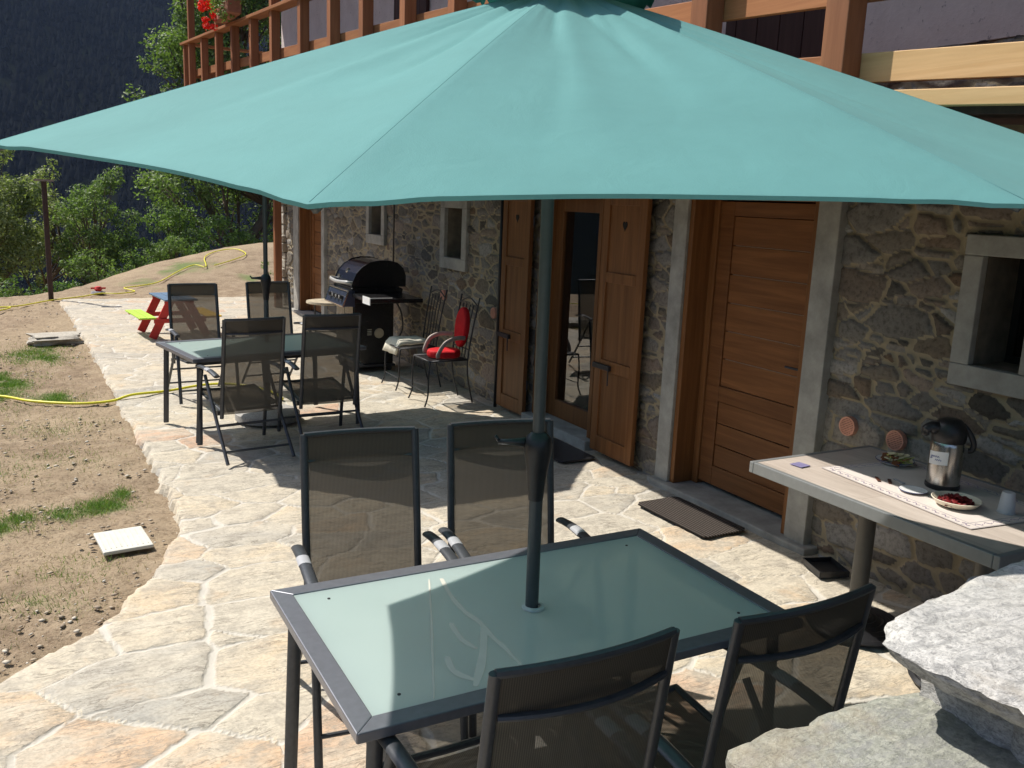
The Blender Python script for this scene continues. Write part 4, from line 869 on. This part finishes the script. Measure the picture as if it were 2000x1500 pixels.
spots = [(1.115, 3.255, R(180-6.5), 'chair behind the foreground table, left of the parasol pole, back fully in view'), (1.715, 3.20, R(180-9), 'chair behind the foreground table partly hidden by the parasol pole'),
         (.985, 1.405, R(0), 'nearest chair, seen from behind at the front edge of the foreground table'), (1.60, 1.385, R(1), 'chair seen from behind next to the grey stone steps in the lower right'),
         (1.395, 9.10, R(180+4), 'chair behind the far table with the red picnic table showing through its mesh'), (2.16, 9.25, R(180+8), 'chair on the far side of the far table right of the far pole'),
         (1.43, 6.55, R(7), 'chair seen from behind at the near left side of the far table'), (2.05, 6.66, R(1.5), 'chair seen from behind at the near right of the far table beside the barbecue')]
for i, (mx, my, rz, lab) in enumerate(spots):
    loc = at_top(mx, my, rz)
    if i == 0: chair.location = loc; chair.rotation_euler = (0, 0, rz); chair['label'] = lab
    else: dup(chair, loc, rz, lab)

# ================================================================ stone steps in the corner
st = thing('stone_steps', 'massive rough granite steps in the lower right corner', 'steps', (0, 0, 0))
def slab(name, outline, zt, th, mat, seed, under=.02, jag=.012, top_amp=.014, batter=0):
    P = []; n = len(outline)
    for i in range(n):
        a, b = Vector(outline[i]), Vector(outline[(i+1) % n]); m = max(1, int((b-a).length/.011))
        for k in range(m): P.append(a.lerp(b, k/m))
    cx = sum(p.x for p in P)/len(P); cy = sum(p.y for p in P)/len(P); N = len(P); rings = []; Vs = []
    def nz(x, y, s=0): return float(fbm(np.float64(x), np.float64(y), seed+s, 5))-.5
    for i, p in enumerate(P):
        d = (p-Vector((cx, cy))).normalized(); P[i] = p+d*(jag*3.0*nz(p.x*9, p.y*9)+jag*2.2*nz(p.x*38, p.y*38, 5))
    K = 26
    for i in range(K):
        s = 1-((i/(K-1))**1.25)
        for p in P:
            q = Vector((cx, cy))+(p-Vector((cx, cy)))*s; edge = (1-s)*min(1, 1)*(p-Vector((cx, cy))).length; rd = -.012*max(0, 1-edge/.02)**2
            Vs.append((q.x, q.y, zt-.004+rd+top_amp*1.6*nz(q.x*5, q.y*5, 9)+top_amp*.8*nz(q.x*26, q.y*26, 11)))
    top = [tuple(range(0))]
    Fs = [(i*N+j, i*N+(j+1) % N, (i+1)*N+(j+1) % N, (i+1)*N+j) for i in range(K-1) for j in range(N)]
    b0 = len(Vs); Ks = 8
    for i in range(1, Ks+1):
        f_ = i/Ks
        for p in P:
            d = (p-Vector((cx, cy))).normalized(); off = -under*f_**1.5+batter*f_+jag*1.6*nz(p.x*16+7, p.y*16+f_*2, 15)+jag*nz(p.x*40, p.y*40+f_*7, 16); q = p+d*off; Vs.append((q.x, q.y, zt-.012-(th-.012)*f_))
    for i in range(Ks):
        for j in range(N):
            a_ = j if i == 0 else b0+(i-1)*N+j; a2_ = (j+1) % N if i == 0 else b0+(i-1)*N+(j+1) % N; Fs.append((a_, b0+i*N+j, b0+i*N+(j+1) % N, a2_))
    return MB().add(Vs, Fs).build(name, mat, st, smooth='auto')
o1 = [(1.324, .747), (1.198, .737), (1.126, .724), (1.08, .72), (1.036, .715), (.971, .695), (.941, .68), (.912, .652), (.898, .601), (.905, .561), (.91, .488), (.93, .3), (.95, -.1), (1.0, -.6), (2.3, -.6), (2.35, .3), (2.2, .78), (1.7, .80)]
K1, K2 = 1.0, .849
slab('upper_step', [(x*K1, y*K1) for x, y in o1], 1.50, .045, M_gran1, 3, under=.03, jag=.013)
o2 = [(.995, .672), (1.25, .70), (2.1, .74), (2.2, .3), (2.15, -.55), (1.1, -.55), (1.0, .0), (.985, .5)]
slab('riser_block', [(x*K1, y*K1) for x, y in o2], 1.462, .12, M_gran1, 8, under=0, batter=0, jag=.010)
o3 = [(.806, .799), (.825, .809), (.905, .817), (.971, .816), (1.03, .811), (1.087, .817), (1.147, .812), (1.195, .80), (1.6, .80), (2.1, .75), (2.1, -.4), (.95, -.5), (.84, .0), (.80, .4), (.79, .7)]
slab('lower_step', [(x*K2, y*K2+.012) for x, y in o3], 1.385, .16, M_gran2, 12, under=.05)
for z_, sh in ((1.23, 0), (1.0, .02), (.76, .0), (.52, -.01), (.3, .02)):
    o4 = [(.74+sh, .62), (1.3, .66), (2.0, .66), (2.1, -.5), (.85, -.5), (.76, .1)]; slab('base_course', o4, z_, .255 if z_ > .4 else .36, M_gran2, int(z_*100), under=.0, jag=.016)

# ================================================================ counter table
ct = thing('side_table', 'grey-edged pedestal table with wood-look top against the stone wall', 'table', (3.616, 2.543, 0)); H = .77; KS = 1.042
x0, x1, y0, y1 = -.478, .395, -.69, .645
g = NT('wood_laminate'); v = g.coord((5, 1.1, 1)); f = g.noise(v, 2.5, 7, .65, .4); br = g.n('ShaderNodeTexBrick'); br.inputs['Scale'].default_value = 1; br.inputs['Brick Width'].default_value = .9; br.inputs['Row Height'].default_value = .14; br.inputs['Mortar Size'].default_value = .002
g.l(g.coord(rot=(0, 0, PI/2)), br.inputs['Vector']); br.inputs['Color1'].default_value = (1, 1, 1, 1); br.inputs['Color2'].default_value = (.93, .92, .91, 1); br.inputs['Mortar'].default_value = (.75, .72, .7, 1)
g.set(Base_Color=g.mix(1, g.ramp(f, [(.3, (.42, .36, .31)), (.7, (.58, .51, .45))]), br.outputs['Color'], 'MULTIPLY'), Roughness=.45)
MB().box(x0+.028, x1-.028, y0+.028, y1-.028, H-.03, H).build('table_top', g.m, ct)
q = MB(); q.box(x0, x1, y0, y0+.0275, H-.055, H+.002); q.box(x0, x1, y1-.0275, y1, H-.055, H+.002); q.box(x0, x0+.0275, y0+.028, y1-.028, H-.055, H+.002); q.box(x1-.0275, x1, y0+.028, y1-.028, H-.055, H+.002)
q.build('table_edge', plain('grey_edge_metal', (.25, .26, .26), .4, .3, .06, 30), ct, bevel=.004)
for yy in (.19, -.42):
    px0 = -.12; MB().tube([(px0, yy, .06), (px0, yy, H-.03)], .042, 18).build('pedestal', plain('warm_grey_pedestal', (.12, .115, .105), .45, .3, .06, 30), ct, smooth='auto')
    q = MB(); prof = [(0, .022), (.235, .022), (.24, .03)]
    for k in range(6): r_ = .235-k*.031; prof += [(r_, .036+k*.007), (r_-.010, .044+k*.007), (r_-.022, .038+k*.007)]
    prof += [(.045, .09), (.042, .10)]; q.lathe(prof, (px0, yy, 0), 36); q.build('foot', M_blackplastic, ct, smooth='auto')
# runner on the counter
rn_ = thing('table_runner', 'white paper runner with a blue-grey scroll border on the side table', 'runner', (3.46*KS, 2.40*KS, H+.0035), R(-6))
g = NT('paper'); v = g.coord(); g.set(Base_Color=g.ramp(g.noise(v, 9, 4), [(.3, (.56, .50, .46)), (.7, (.64, .58, .53))]), Roughness=.8)
RX0, RX1, RY0, RY1 = -.255, .30, -.44, .44
MB().box(RX0, RX1, RY0, RY1, 0, .0012).build('paper', g.m, rn_)
q = MB()
for xx in (RX0+.004, RX0+.055, RX1-.055, RX1-.004): q.box(xx-.001, xx+.001, RY0+.004, RY1-.004, .0014, .0017)
for yy in (RY0+.004, RY0+.055, RY1-.055, RY1-.004): q.box(RX0+.004, RX1-.004, yy-.001, yy+.001, .0014, .0017)
q.build('border_line', plain('blue_grey_ink', (.18, .17, .24), .8), rn_)
q = MB(); MB_w = MB()
def scroll(m, cx, cy, ang, s=.02):
    P = [(cx+s*math.cos(ang)*(t_-.5)*2-s*.5*math.sin(ang)*math.sin(t_*2*PI), cy+s*math.sin(ang)*(t_-.5)*2+s*.5*math.cos(ang)*math.sin(t_*2*PI), .0016) for t_ in np.linspace(0, 1, 9)]; m.tube(P, .0016, 4)
    m.lathe([(0, .0017), (.004, .0017), (.004, .0012)], (cx, cy, 0), 6)
y = RY0+.05
while y < RY1-.03: scroll(q, RX0+.030, y, PI/2); scroll(q, RX1-.030, y, PI/2); y += .052
x = RX0+.08
while x < RX1-.06: scroll(q, x, RY0+.03, 0); scroll(q, x, RY1-.03, 0); x += .052
q.build('scroll_pattern', plain('violet_grey_ink', (.27, .22, .30), .8), rn_)
q = MB(); q.box(-.2, -.13, .475, .545, .0, .0025, Matrix.Rotation(.1, 4, 'Z')); tag(q.build('paper_card', plain('violet_card', (.20, .18, .33), .6), None, loc=(3.40*KS, 2.44*KS, H+.004)), 'small violet card lying at the left end of the side table', 'card')
HZ = H+.0052
# airpot
ap = thing('airpot', 'steel pump thermos with black lid and white label on the side table', 'thermos', (3.55*KS, 2.41*KS, HZ), R(-54))
MB().lathe([(0, 0), (.072, 0), (.076, .006), (.076, .022), (.073, .025), (0, .025)], n=32).build('base_ring', M_blackplastic, ap, smooth='auto')
MB().lathe([(.0725, .024), (.0725, .205), (.068, .225), (.062, .235)], n=36).build('body', M_steel, ap, smooth='auto')
q = MB(); q.lathe([(.069, .222), (.074, .228), (.076, .26), (.074, .285), (.064, .31), (.045, .328), (.02, .335), (0, .336)], n=30)
q.tube(smoothpts([(-.05, -.03, .285), (-.085, -.045, .287), (-.1, -.052, .27), (-.1, -.052, .25)], 4), [.03]*4+[.024]*4+[.018]*4+[.015], 10)
lid = q.build('lid', M_blackplastic, ap, smooth='auto')
q = MB(); q.tube(smoothpts([(.05, 0, .31), (.085, .0, .27), (.105, 0, .225), (.10, 0, .195), (.085, 0, .19)], 4), .013, 10); q.build('carry_handle', M_blackplastic, ap, smooth=True)
Vs = []
for i in range(2):
    for j in range(9):
        a = R(-160+9.5*j); Vs.append((.0735*math.cos(a), .0735*math.sin(a), .115+.062*i+.0012*j))
lb_ = MB().add(Vs, [(j, j+1, j+10, j+9) for j in range(8)]).build('paper_label', M_white, ap, smooth=True, recalc=False)
q = MB()
for row, (zz, jj) in enumerate(((.155, (-148, -112)), (.14, (-128, -104)), (.146, (-152, -140)))):
    a = jj[0]; P = []
    while a < jj[1]: P.append((.0742*math.cos(R(a)), .0742*math.sin(R(a)), zz+.004*math.sin(a*.9+row)+.0006*(a+160)*.12)); a += 1.5
    q.tube(P, .0011, 4)
q.build('handwriting', plain('blue_ink', (.05, .08, .32), .6), lb_)
# plates
def plate(name, x, y, r, lab, cat, h=.02, mat=M_white):
    t = thing(name, lab, cat, (x*KS, y*KS, HZ), 0)
    MB().lathe([(0, .002), (r*.6, 0), (r*.65, .002), (r, h), (r*.985, h+.003), (r*.62, .006), (0, .005)], n=36).build('dish', mat, t, smooth='auto')
    MB().lathe([(r*1.0, h), (r*1.012, h+.0018), (r*.985, h+.0036), (r*.97, h+.0018)], n=36).build('rim', plain('blue_rim', (.05, .06, .16), .4), t, smooth=True); return t
p1 = plate('plate', 3.665, 2.755, .092, 'blue-rimmed plate holding a heap of green and brown sachets by the wall', 'plate')
rng = random.Random(4); mats = [plain('green_sachet', (.5, .52, .14), .5), plain('pale_sachet', (.68, .62, .4), .5), plain('brown_sachet', (.22, .08, .03), .5)]
for k in range(26):
    o = MB().box(-.034, .034, -.019, .019, -.0025, .0025).build('sachet', mats[(k*7) % 3 if k % 3 else 0], None, bevel=.0015)
    rr2 = .07*rng.random()**.6; aa2 = rng.random()*6.3; o.location = (3.665*KS+rr2*math.cos(aa2), 2.755*KS+rr2*math.sin(aa2), HZ+.014+(1-rr2/.07)*.03+.0012*(k % 9)); o.rotation_euler = (rng.uniform(-.45, .45), rng.uniform(-.45, .45), rng.uniform(0, 3))
    mi = (k*7) % 3 if k % 3 else 0; tag(o, ['green', 'pale yellow', 'brown'][mi]+' paper sachet in the heap on the blue-rimmed plate', 'sachet', ['green', 'pale', 'brown'][mi]+' sachets on the plate')
plate('saucer', 3.362, 2.415, .062, 'small empty white saucer with dark rim in front of the thermos', 'saucer', .009)
M_cream = plain('cream_ceramic', (.72, .66, .52), .3, 0, .03)
p3 = thing('food_dish', 'cream dish of dark red dried meat at the front of the thermos', 'dish', (3.372*KS, 2.215*KS, HZ))
MB().lathe([(0, 0), (.055, 0), (.085, .012), (.102, .034), (.099, .036), (.08, .017), (.05, .008), (0, .007)], n=40).build('dish', M_cream, p3, smooth='auto')
g = NT('dried_meat'); v = g.coord(); g.set(Base_Color=g.ramp(g.noise(v, 45, 4), [(.35, (.10, .008, .010)), (.6, (.22, .02, .022)), (.72, (.38, .12, .10))]), Roughness=.4); 
Vs = []; Fs = []; rs = np.random.RandomState(2)
for k in range(30):
    a, r_ = rs.rand()*6.28, .072*rs.rand()**.6; cx, cy, cz = r_*math.cos(a), r_*math.sin(a), .017+.028*(1-r_/.075)*rs.rand()+.004; b = len(Vs); th = rs.rand()*6; n_ = 7
    for i in range(n_):
        for j in range(5):
            u = (i/(n_-1)-.5)*.05; w_ = (j/4-.5)*.03; zz = cz+.005*math.sin(i*1.2+k)+.004*math.sin(j*1.6+k*2); Vs.append((cx+u*math.cos(th)-w_*math.sin(th), cy+u*math.sin(th)+w_*math.cos(th), zz))
    Fs += [(b+i*5+j, b+i*5+j+1, b+(i+1)*5+j+1, b+(i+1)*5+j) for i in range(n_-1) for j in range(4)]
MB().add(Vs, Fs).build('meat_slices', g.m, None, smooth=True, recalc=False, loc=(3.372*KS, 2.215*KS, HZ)); tag(bpy.data.objects['meat_slices'], 'dark red dried meat slices heaped in the cream dish', 'food')
g = NT('translucent_cup'); g.set(Base_Color=(.75, .76, .80), Roughness=.3, Transmission_Weight=.3)
cp = thing('plastic_cup', 'translucent white plastic cup upside down at the right end of the side table', 'cup', (3.50*KS, 2.075*KS, HZ))
MB().lathe([(.037, 0), (.038, .004), (.035, .005), (.027, .088), (.025, .092), (0, .092)], n=28).build('cup_body', g.m, cp, smooth='auto')
g2 = plain('brown_wrap', (.10, .035, .02), .4)
for k, (x, y, a) in enumerate(((3.36, 2.60, .9), (3.385, 2.555, .75), (3.43, 2.54, 1.3))):
    o = MB().box(-.035, .035, -.008, .008, 0, .006).build('sugar_stick', g2 if k < 2 else M_armgrey, None, bevel=.002); o.location = (x*KS, y*KS, HZ); o.rotation_euler = (0, 0, a)
    tag(o, ['brown wrapped stick nearest the front edge of the side table', 'brown wrapped stick between the other stick and the grey one', 'grey wrapped stick beside the brown ones on the side table'][k], 'stick')

# ================================================================ mats, tray
g = NT('ribbed_mat'); v = g.coord(); wv = g.n('ShaderNodeTexWave'); wv.inputs['Scale'].default_value = 14; wv.inputs['Distortion'].default_value = .8; wv.bands_direction = 'X'; g.l(v, wv.inputs['Vector']); nn = g.noise(v, 160, 3)
g.set(Base_Color=g.mix(g.math('MULTIPLY', wv.outputs['Fac'], nn), (.020, .017, .015), (.19, .16, .14)), Roughness=.95, Specular_IOR_Level=.1); g.bump(wv.outputs['Fac'], .8, .008)
def mat_(x, y, w, l, rz, lab, m_):
    o = MB().prism([(sx*(w/2-d1), sy*(l/2-d2)) for sx, sy, d1, d2 in ((-1, -1, .03, 0), (1, -1, .03, 0), (1, -1, 0, .03), (1, 1, 0, .03), (1, 1, .03, 0), (-1, 1, .03, 0), (-1, 1, 0, .03), (-1, -1, 0, .03))], 'z', 0, .012).build('doormat', m_, None, bevel=.004); o.location = (x, y, .023); o.rotation_euler = (0, 0, rz); tag(o, lab, 'doormat', 'doormats')
mat_(3.72, 4.27, .36, .70, R(1), 'ribbed dark doormat in front of the plank door', g.m)
mat_(3.72, 5.95, .34, .66, R(0), 'black doormat under the shutter at the french window', M_blackplastic)
tr = thing('boot_tray', 'small black tray on the paving at the foot of the stone wall', 'tray', (3.885, 3.275, .022), R(-20))
MB().box(-.085, .085, -.10, .10, 0, .008).build('tray_bottom', M_blackplastic, tr); q = MB(); q.box(-.09, -.0855, -.105, .105, 0, .035); q.box(.0855, .09, -.105, .105, 0, .035); q.box(-.085, .085, -.105, -.1005, 0, .035); q.box(-.085, .085, .1005, .105, 0, .035); q.build('tray_rim', M_blackplastic, tr, bevel=.002)

# ================================================================ barbecue
bq = thing('gas_barbecue', 'black gas barbecue with closed lid, round thermometer and side shelf against the wall', 'barbecue', (0, 0, 0)); a, b = 9.58, 10.22
MB().box(3.20, 3.68, a+.02, b-.02, .10, .80).build('cabinet', M_black, bq, bevel=.01)
q = MB(); [q.box(3.19, 3.196, y_, y_+.30, .14, .77) for y_ in (a+.025, a+.335)]; dr = q.build('cabinet_door', M_black, bq, bevel=.006)
q = MB(); [q.tube([(3.17, y_, .45), (3.17, y_, .65)], .008, 8) for y_ in (a+.29, a+.36)]; q.build('handle', M_steel, dr)
prof = [(3.14, .80), (3.16, .98), (3.19, .99), (3.74, .99), (3.78, .97), (3.74, .80)]
MB().prism(prof, 'y', a-.01, b+.01).build('firebox', M_black, bq, bevel=.008)
def arc_lid(x): return x
lid_p = [(3.17, .995), (3.185, 1.06), (3.225, 1.145), (3.29, 1.215), (3.38, 1.265), (3.48, 1.285), (3.60, 1.285), (3.70, 1.262), (3.77, 1.20), (3.80, 1.12), (3.80, .995)]
ld = MB().prism(lid_p, 'y', a, b).build('lid', plain('gloss_navy_enamel', (.015, .018, .03), .14, 0, .1, 10), bq, bevel=.012, seg=3)
for y_ in (a-.012, b): MB().prism([(3.30+(x-3.48)*1.03+.18, 1.0+(z_-1.0)*1.03) for x, z_ in lid_p], 'y', y_, y_+.012).build('lid_side', M_black, ld, bevel=.003)
q = MB(); q.tube(smoothpts([(3.19, b-.01, 1.035), (3.11, b-.03, 1.045), (3.085, (a+b)/2, 1.035), (3.11, a+.03, 1.045), (3.19, a+.01, 1.035)], 6), .013, 10, r2=.02); q.build('handle', plain('pale_grey_handle', (.42, .42, .41), .4, .2), ld, smooth=True)
Mt = Matrix.Rotation(R(-52), 3, 'Y'); q = MB(); q.lathe([(0, .012), (.028, .012), (.032, 0), (.034, -.01)], (3.235, 9.93, 1.155), 20, Mt); q.build('thermometer', M_steel, ld, smooth='auto')
q = MB(); q.lathe([(0, .014), (.024, .014)], (3.234, 9.93, 1.156), 20, Mt); q.build('dial', M_dark, ld)
q = MB(); q.bar((3.183, 10.06, 1.08), (3.183, 10.14, 1.08), .006, .035); q.build('badge', M_steel, ld)
# control panel slanted
pn = [(3.06, .775), (3.125, .955), (3.20, .955), (3.20, .775)]
cp_ = MB().prism(pn, 'y', a-.02, b+.02).build('control_panel', plain('blue_grey_panel', (.05, .06, .10), .25, .3), bq, bevel=.004)
q = MB(); e = .004
for za, zb, xa, xb in ((.775, .785, 3.056, 3.060), (.945, .955, 3.118, 3.1215)): q.bar((xa, a-.02, (za+zb)/2), (xa, b+.02, (za+zb)/2), .012, .014)
for y_ in (a-.02, b+.02): q.bar((3.058, y_, .78), (3.12, y_, .95), .014, .012)
q.build('trim', M_steel, cp_)
for k, y_ in enumerate((9.68, 9.80, 9.93, 10.08)):
    Mk = Matrix.Rotation(R(-70), 3, 'Y'); q = MB(); q.lathe([(0, .035), (.022, .035), (.026, 0), (.034, 0), (.034, -.004)], (3.088, y_, .865), 18, Mk); kn = q.build('knob', M_blackplastic, cp_, smooth='auto')
    if k in (0, 1, 2): MB().bar((3.055, y_, .858), (3.050, y_, .895), .012, .008).build('knob_mark', M_white, kn)  # white bar on the face of some knobs
MB().box(3.16, 3.76, 8.93, a-.03, .885, .93).build('side_shelf', M_black, bq, bevel=.006)
q = MB(); q.box(3.150, 3.158, 8.93, 9.16, .865, .945); q.box(3.158, 3.40, 8.922, 8.928, .938, .945); q.build('shelf_end_cap', M_white, bq)
q = MB(); q.box(3.2, 3.72, b+.03, b+.35, .885, .93); q.build('side_shelf', M_black, bq, bevel=.006)
Mv = Matrix.Rotation(PI/2, 3, 'X'); q = MB(); q.lathe([(0, .008), (.055, .008), (.058, 0)], (3.50, a+.012, .46), 22, Mv); q.build('regulator_disc', plain('dull_brass', (.32, .28, .20), .5), bq, smooth='auto')
q = MB(); [q.box(3.36, 3.41, a+.008, a+.018, .44+k*.02, .45+k*.02) for k in range(4)]; q.build('side_slot', plain('dull_grey', (.25, .24, .2), .5), bq)
q = MB(); q.tube(smoothpts([(3.69, a+.05, .85), (3.76, a+.0, .7), (3.78, a+.0, .5), (3.72, a+.04, .36)], 5), .01, 8); q.build('gas_hose', M_blackplastic, bq, smooth=True)
MB().box(3.18, 3.70, a, b, .07, .10).build('bottom_shelf', M_darkmetal, bq, bevel=.004)
for x_ in (3.24, 3.64):
    for y_ in (a+.06, b-.06): MB().tube([(x_, y_-.015, .045), (x_, y_+.015, .045)], .034, 14).build('wheel', M_blackplastic, bq, smooth='auto')

# small round table by the far door
rt = thing('round_side_table', 'small round stone-topped table on thin metal legs behind the barbecue', 'table', (3.42, 11.35, 0))
MB().lathe([(0, .60), (.27, .60), (.275, .61), (.27, .63), (0, .63)], n=30).build('table_top', plain('mottled_stone_top', (.42, .36, .26), .6, 0, .3, 14), rt, smooth='auto')
for k in range(4):
    a = k*PI/2+.5; MB().tube([(.23*math.cos(a), .23*math.sin(a), .60), (.20*math.cos(a), .20*math.sin(a), .022)], .009, 7).build('leg', M_iron, rt)
MB().tube([(.2*math.cos(t_), .2*math.sin(t_), .25) for t_ in np.linspace(0, 2*PI, 25)], .006, 6).build('ring', M_iron, rt)

# ================================================================ wrought iron chairs (face -X)
def iron_chair(x, y, rz, lab):
    t = thing('iron_chair', lab, 'chair', (x, y, .01), rz, 'black iron chairs by the wall')   # local +Y = facing
    for s in (-1, 1):
        MB().tube(smoothpts([(s*.20, .22, .45), (s*.205, .235, .30), (s*.20, .235, .12), (s*.21, .27, .012)], 4), .0085, 8).build('leg', M_iron, t, smooth=True)
        MB().tube(smoothpts([(s*.17, -.26, .012), (s*.18, -.20, .25), (s*.18, -.19, .45), (s*.19, -.23, .75), (s*.205, -.29, 1.06)], 4), .0085, 8).build('leg', M_iron, t, smooth=True)
    q = MB(); q.tube([(-.2, .22, .45), (.2, .22, .45)], .009, 8); q.tube([(-.2, .22, .45), (-.18, -.19, .45), (.18, -.19, .45), (.2, .22, .45)], .009, 8)
    q.build('seat_frame', M_iron, t, smooth=True); q = MB()
    for k in range(-5, 6): q.bar((k*.035, -.19, .452), (k*.035, .22, .452), .014, .004)
    q.build('seat', M_iron, t); q = MB()
    for k in (-.10, -.035, .035, .10): q.tube([(k, -.19, .46), (k*1.05, -.235, .80), (k*1.15, -.27, .98)], .0055, 6)
    q.tube(smoothpts([(-.2, -.27, .98), (-.1, -.275, 1.02), (0, -.28, 1.04), (.1, -.275, 1.02), (.2, -.27, .98)], 4), .007, 6)
    q.tube([(-.19, -.20, .55), (.19, -.20, .55)], .006, 6); q.build('backrest', M_iron, t, smooth=True)
    q = MB(); q.tube([(-.2, .235, .14), (.2, .235, .14)], .0045, 6); q.build('stretcher', M_iron, t); return t
iron_chair(3.56, 8.71, PI/2, 'iron chair nearer the barbecue with a white fleece on its seat')
iron_chair(3.56, 7.93, PI/2, 'iron chair nearer the shutter holding the red child booster seat')
Vs = []; rs = np.random.RandomState(5)
for i in range(15):
    for j in range(19):
        u, w_ = i/14, j/18; x = (u-.5)*.44; y = (w_-.5)*.30; e = min(u, 1-u, w_, 1-w_); zz = .05*min(1, e*5)**.5+.012*float(vn(np.float64(u*7), np.float64(w_*7), 3))
        if u < .1: zz -= .10*(.1-u)/.1
        Vs.append((x, y, zz))
fl = MB().add(Vs, [(i*19+j, i*19+j+1, (i+1)*19+j+1, (i+1)*19+j) for i in range(14) for j in range(18)]).build('fleece', plain('white_fleece', (.78, .74, .62), .95, 0, .08, 60, .1, .6), None, smooth=True); fl.location = (3.53, 8.80, .478); fl.rotation_euler = (0, 0, .1)
fl.modifiers.new('thick', 'SOLIDIFY').thickness = .02; tag(fl, 'rolled white fleece draped over the iron chair beside the barbecue', 'fleece')
bs = thing('booster_seat', 'red child booster seat with grey armrests strapped on the iron chair', 'booster seat', (3.56, 7.93, .47), PI/2)
M_redf = plain('red_cushion_fabric', (.50, .012, .018), .7, 0, .12, 14, .2, .25)
o = MB().prism([(.16*math.cos(t_)*(.9 if math.sin(t_) > 0 else 1), -.01+.17*math.sin(t_)) for t_ in np.linspace(0, 2*PI, 20, endpoint=False)], 'z', 0, .075).build('seat_cushion', M_redf, bs, bevel=.025, seg=3)
q = MB(); pr_ = [(.125*math.cos(t_)*(1.0), .0+.20*math.sin(t_)) for t_ in np.linspace(0, 2*PI, 22, endpoint=False)]
vs = [(x, -.155-.10*(z_+.2)-.0, z_+.29) for x, z_ in pr_]+[(x, -.215-.10*(z_+.2), z_+.29) for x, z_ in pr_]; q.add(vs, [tuple(range(22)), tuple(range(43, 21, -1))]+[(i, (i+1) % 22, (i+1) % 22+22, i+22) for i in range(22)]); q.build('back_cushion', M_redf, bs, bevel=.02, seg=3)
for s in (-1, 1): MB().tube(smoothpts([(s*.14, -.17, .20), (s*.175, -.05, .205), (s*.185, .06, .16), (s*.17, .12, .06), (s*.165, .12, .02)], 5), .014, 8, r2=.022).build('armrest', plain('warm_grey_plastic', (.34, .27, .24), .5), bs, smooth=True)

# ================================================================ child's picnic table
pc = thing('picnic_table', 'child picnic table with red legs, blue top and lime and yellow benches', 'picnic table', (1.72, 12.95, .015), R(6)); TL, TW = .80, .42
q = MB(); [q.box(-TW/2+k*.145, -TW/2+k*.145+.135, -TL/2-.06, TL/2+.06, .505, .527) for k in range(3)]; q.build('table_top', M_blue, pc, bevel=.004)
for sx, m_, nm in ((-1, M_green, 'bench'), (1, M_yellow, 'bench')):
    q = MB(); [q.box(sx*.43-.105+k*.108, sx*.43-.105+k*.108+.10, -TL/2-.06, TL/2+.06, .275, .295) for k in range(2)]; q.build(nm, m_, pc, bevel=.004)
for sy in (-1, 1):
    for sx in (-1, 1):
        MB().bar((sx*.11, sy*(TL/2-.06), .50), (sx*.36, sy*(TL/2-.06), .0), .105, .026, up=(0, sy, 0)).build('leg', M_red, pc, bevel=.003)
        MB().bar((sx*.20, sy*(TL/2-.085), .262), (sx*.52, sy*(TL/2-.085), .262), .022, .026, up=(0, 0, 1)).build('bench_bracket', M_red, pc)
    MB().bar((-.34, sy*(TL/2-.033), .235), (.34, sy*(TL/2-.033), .235), .022, .06, up=(0, 0, 1)).build('cross_brace', M_red, pc, bevel=.003)
    MB().bar((-.19, sy*(TL/2-.06), .485), (.19, sy*(TL/2-.06), .485), .03, .035).build('top_batten', M_red, pc)

# ================================================================ haze
g = NT('valley_haze'); g.t.nodes.remove(g.b); vol = g.n('ShaderNodeVolumePrincipled'); vol.inputs['Density'].default_value = .00009; vol.inputs['Color'].default_value = (.40, .55, .88, 1)
g.l(vol.outputs[0], g.out.inputs['Volume'])
hz = MB().box(-2300, 2300, -2300, 2300, -140, 760).build('haze', g.m, None); tag(hz, kind='stuff')
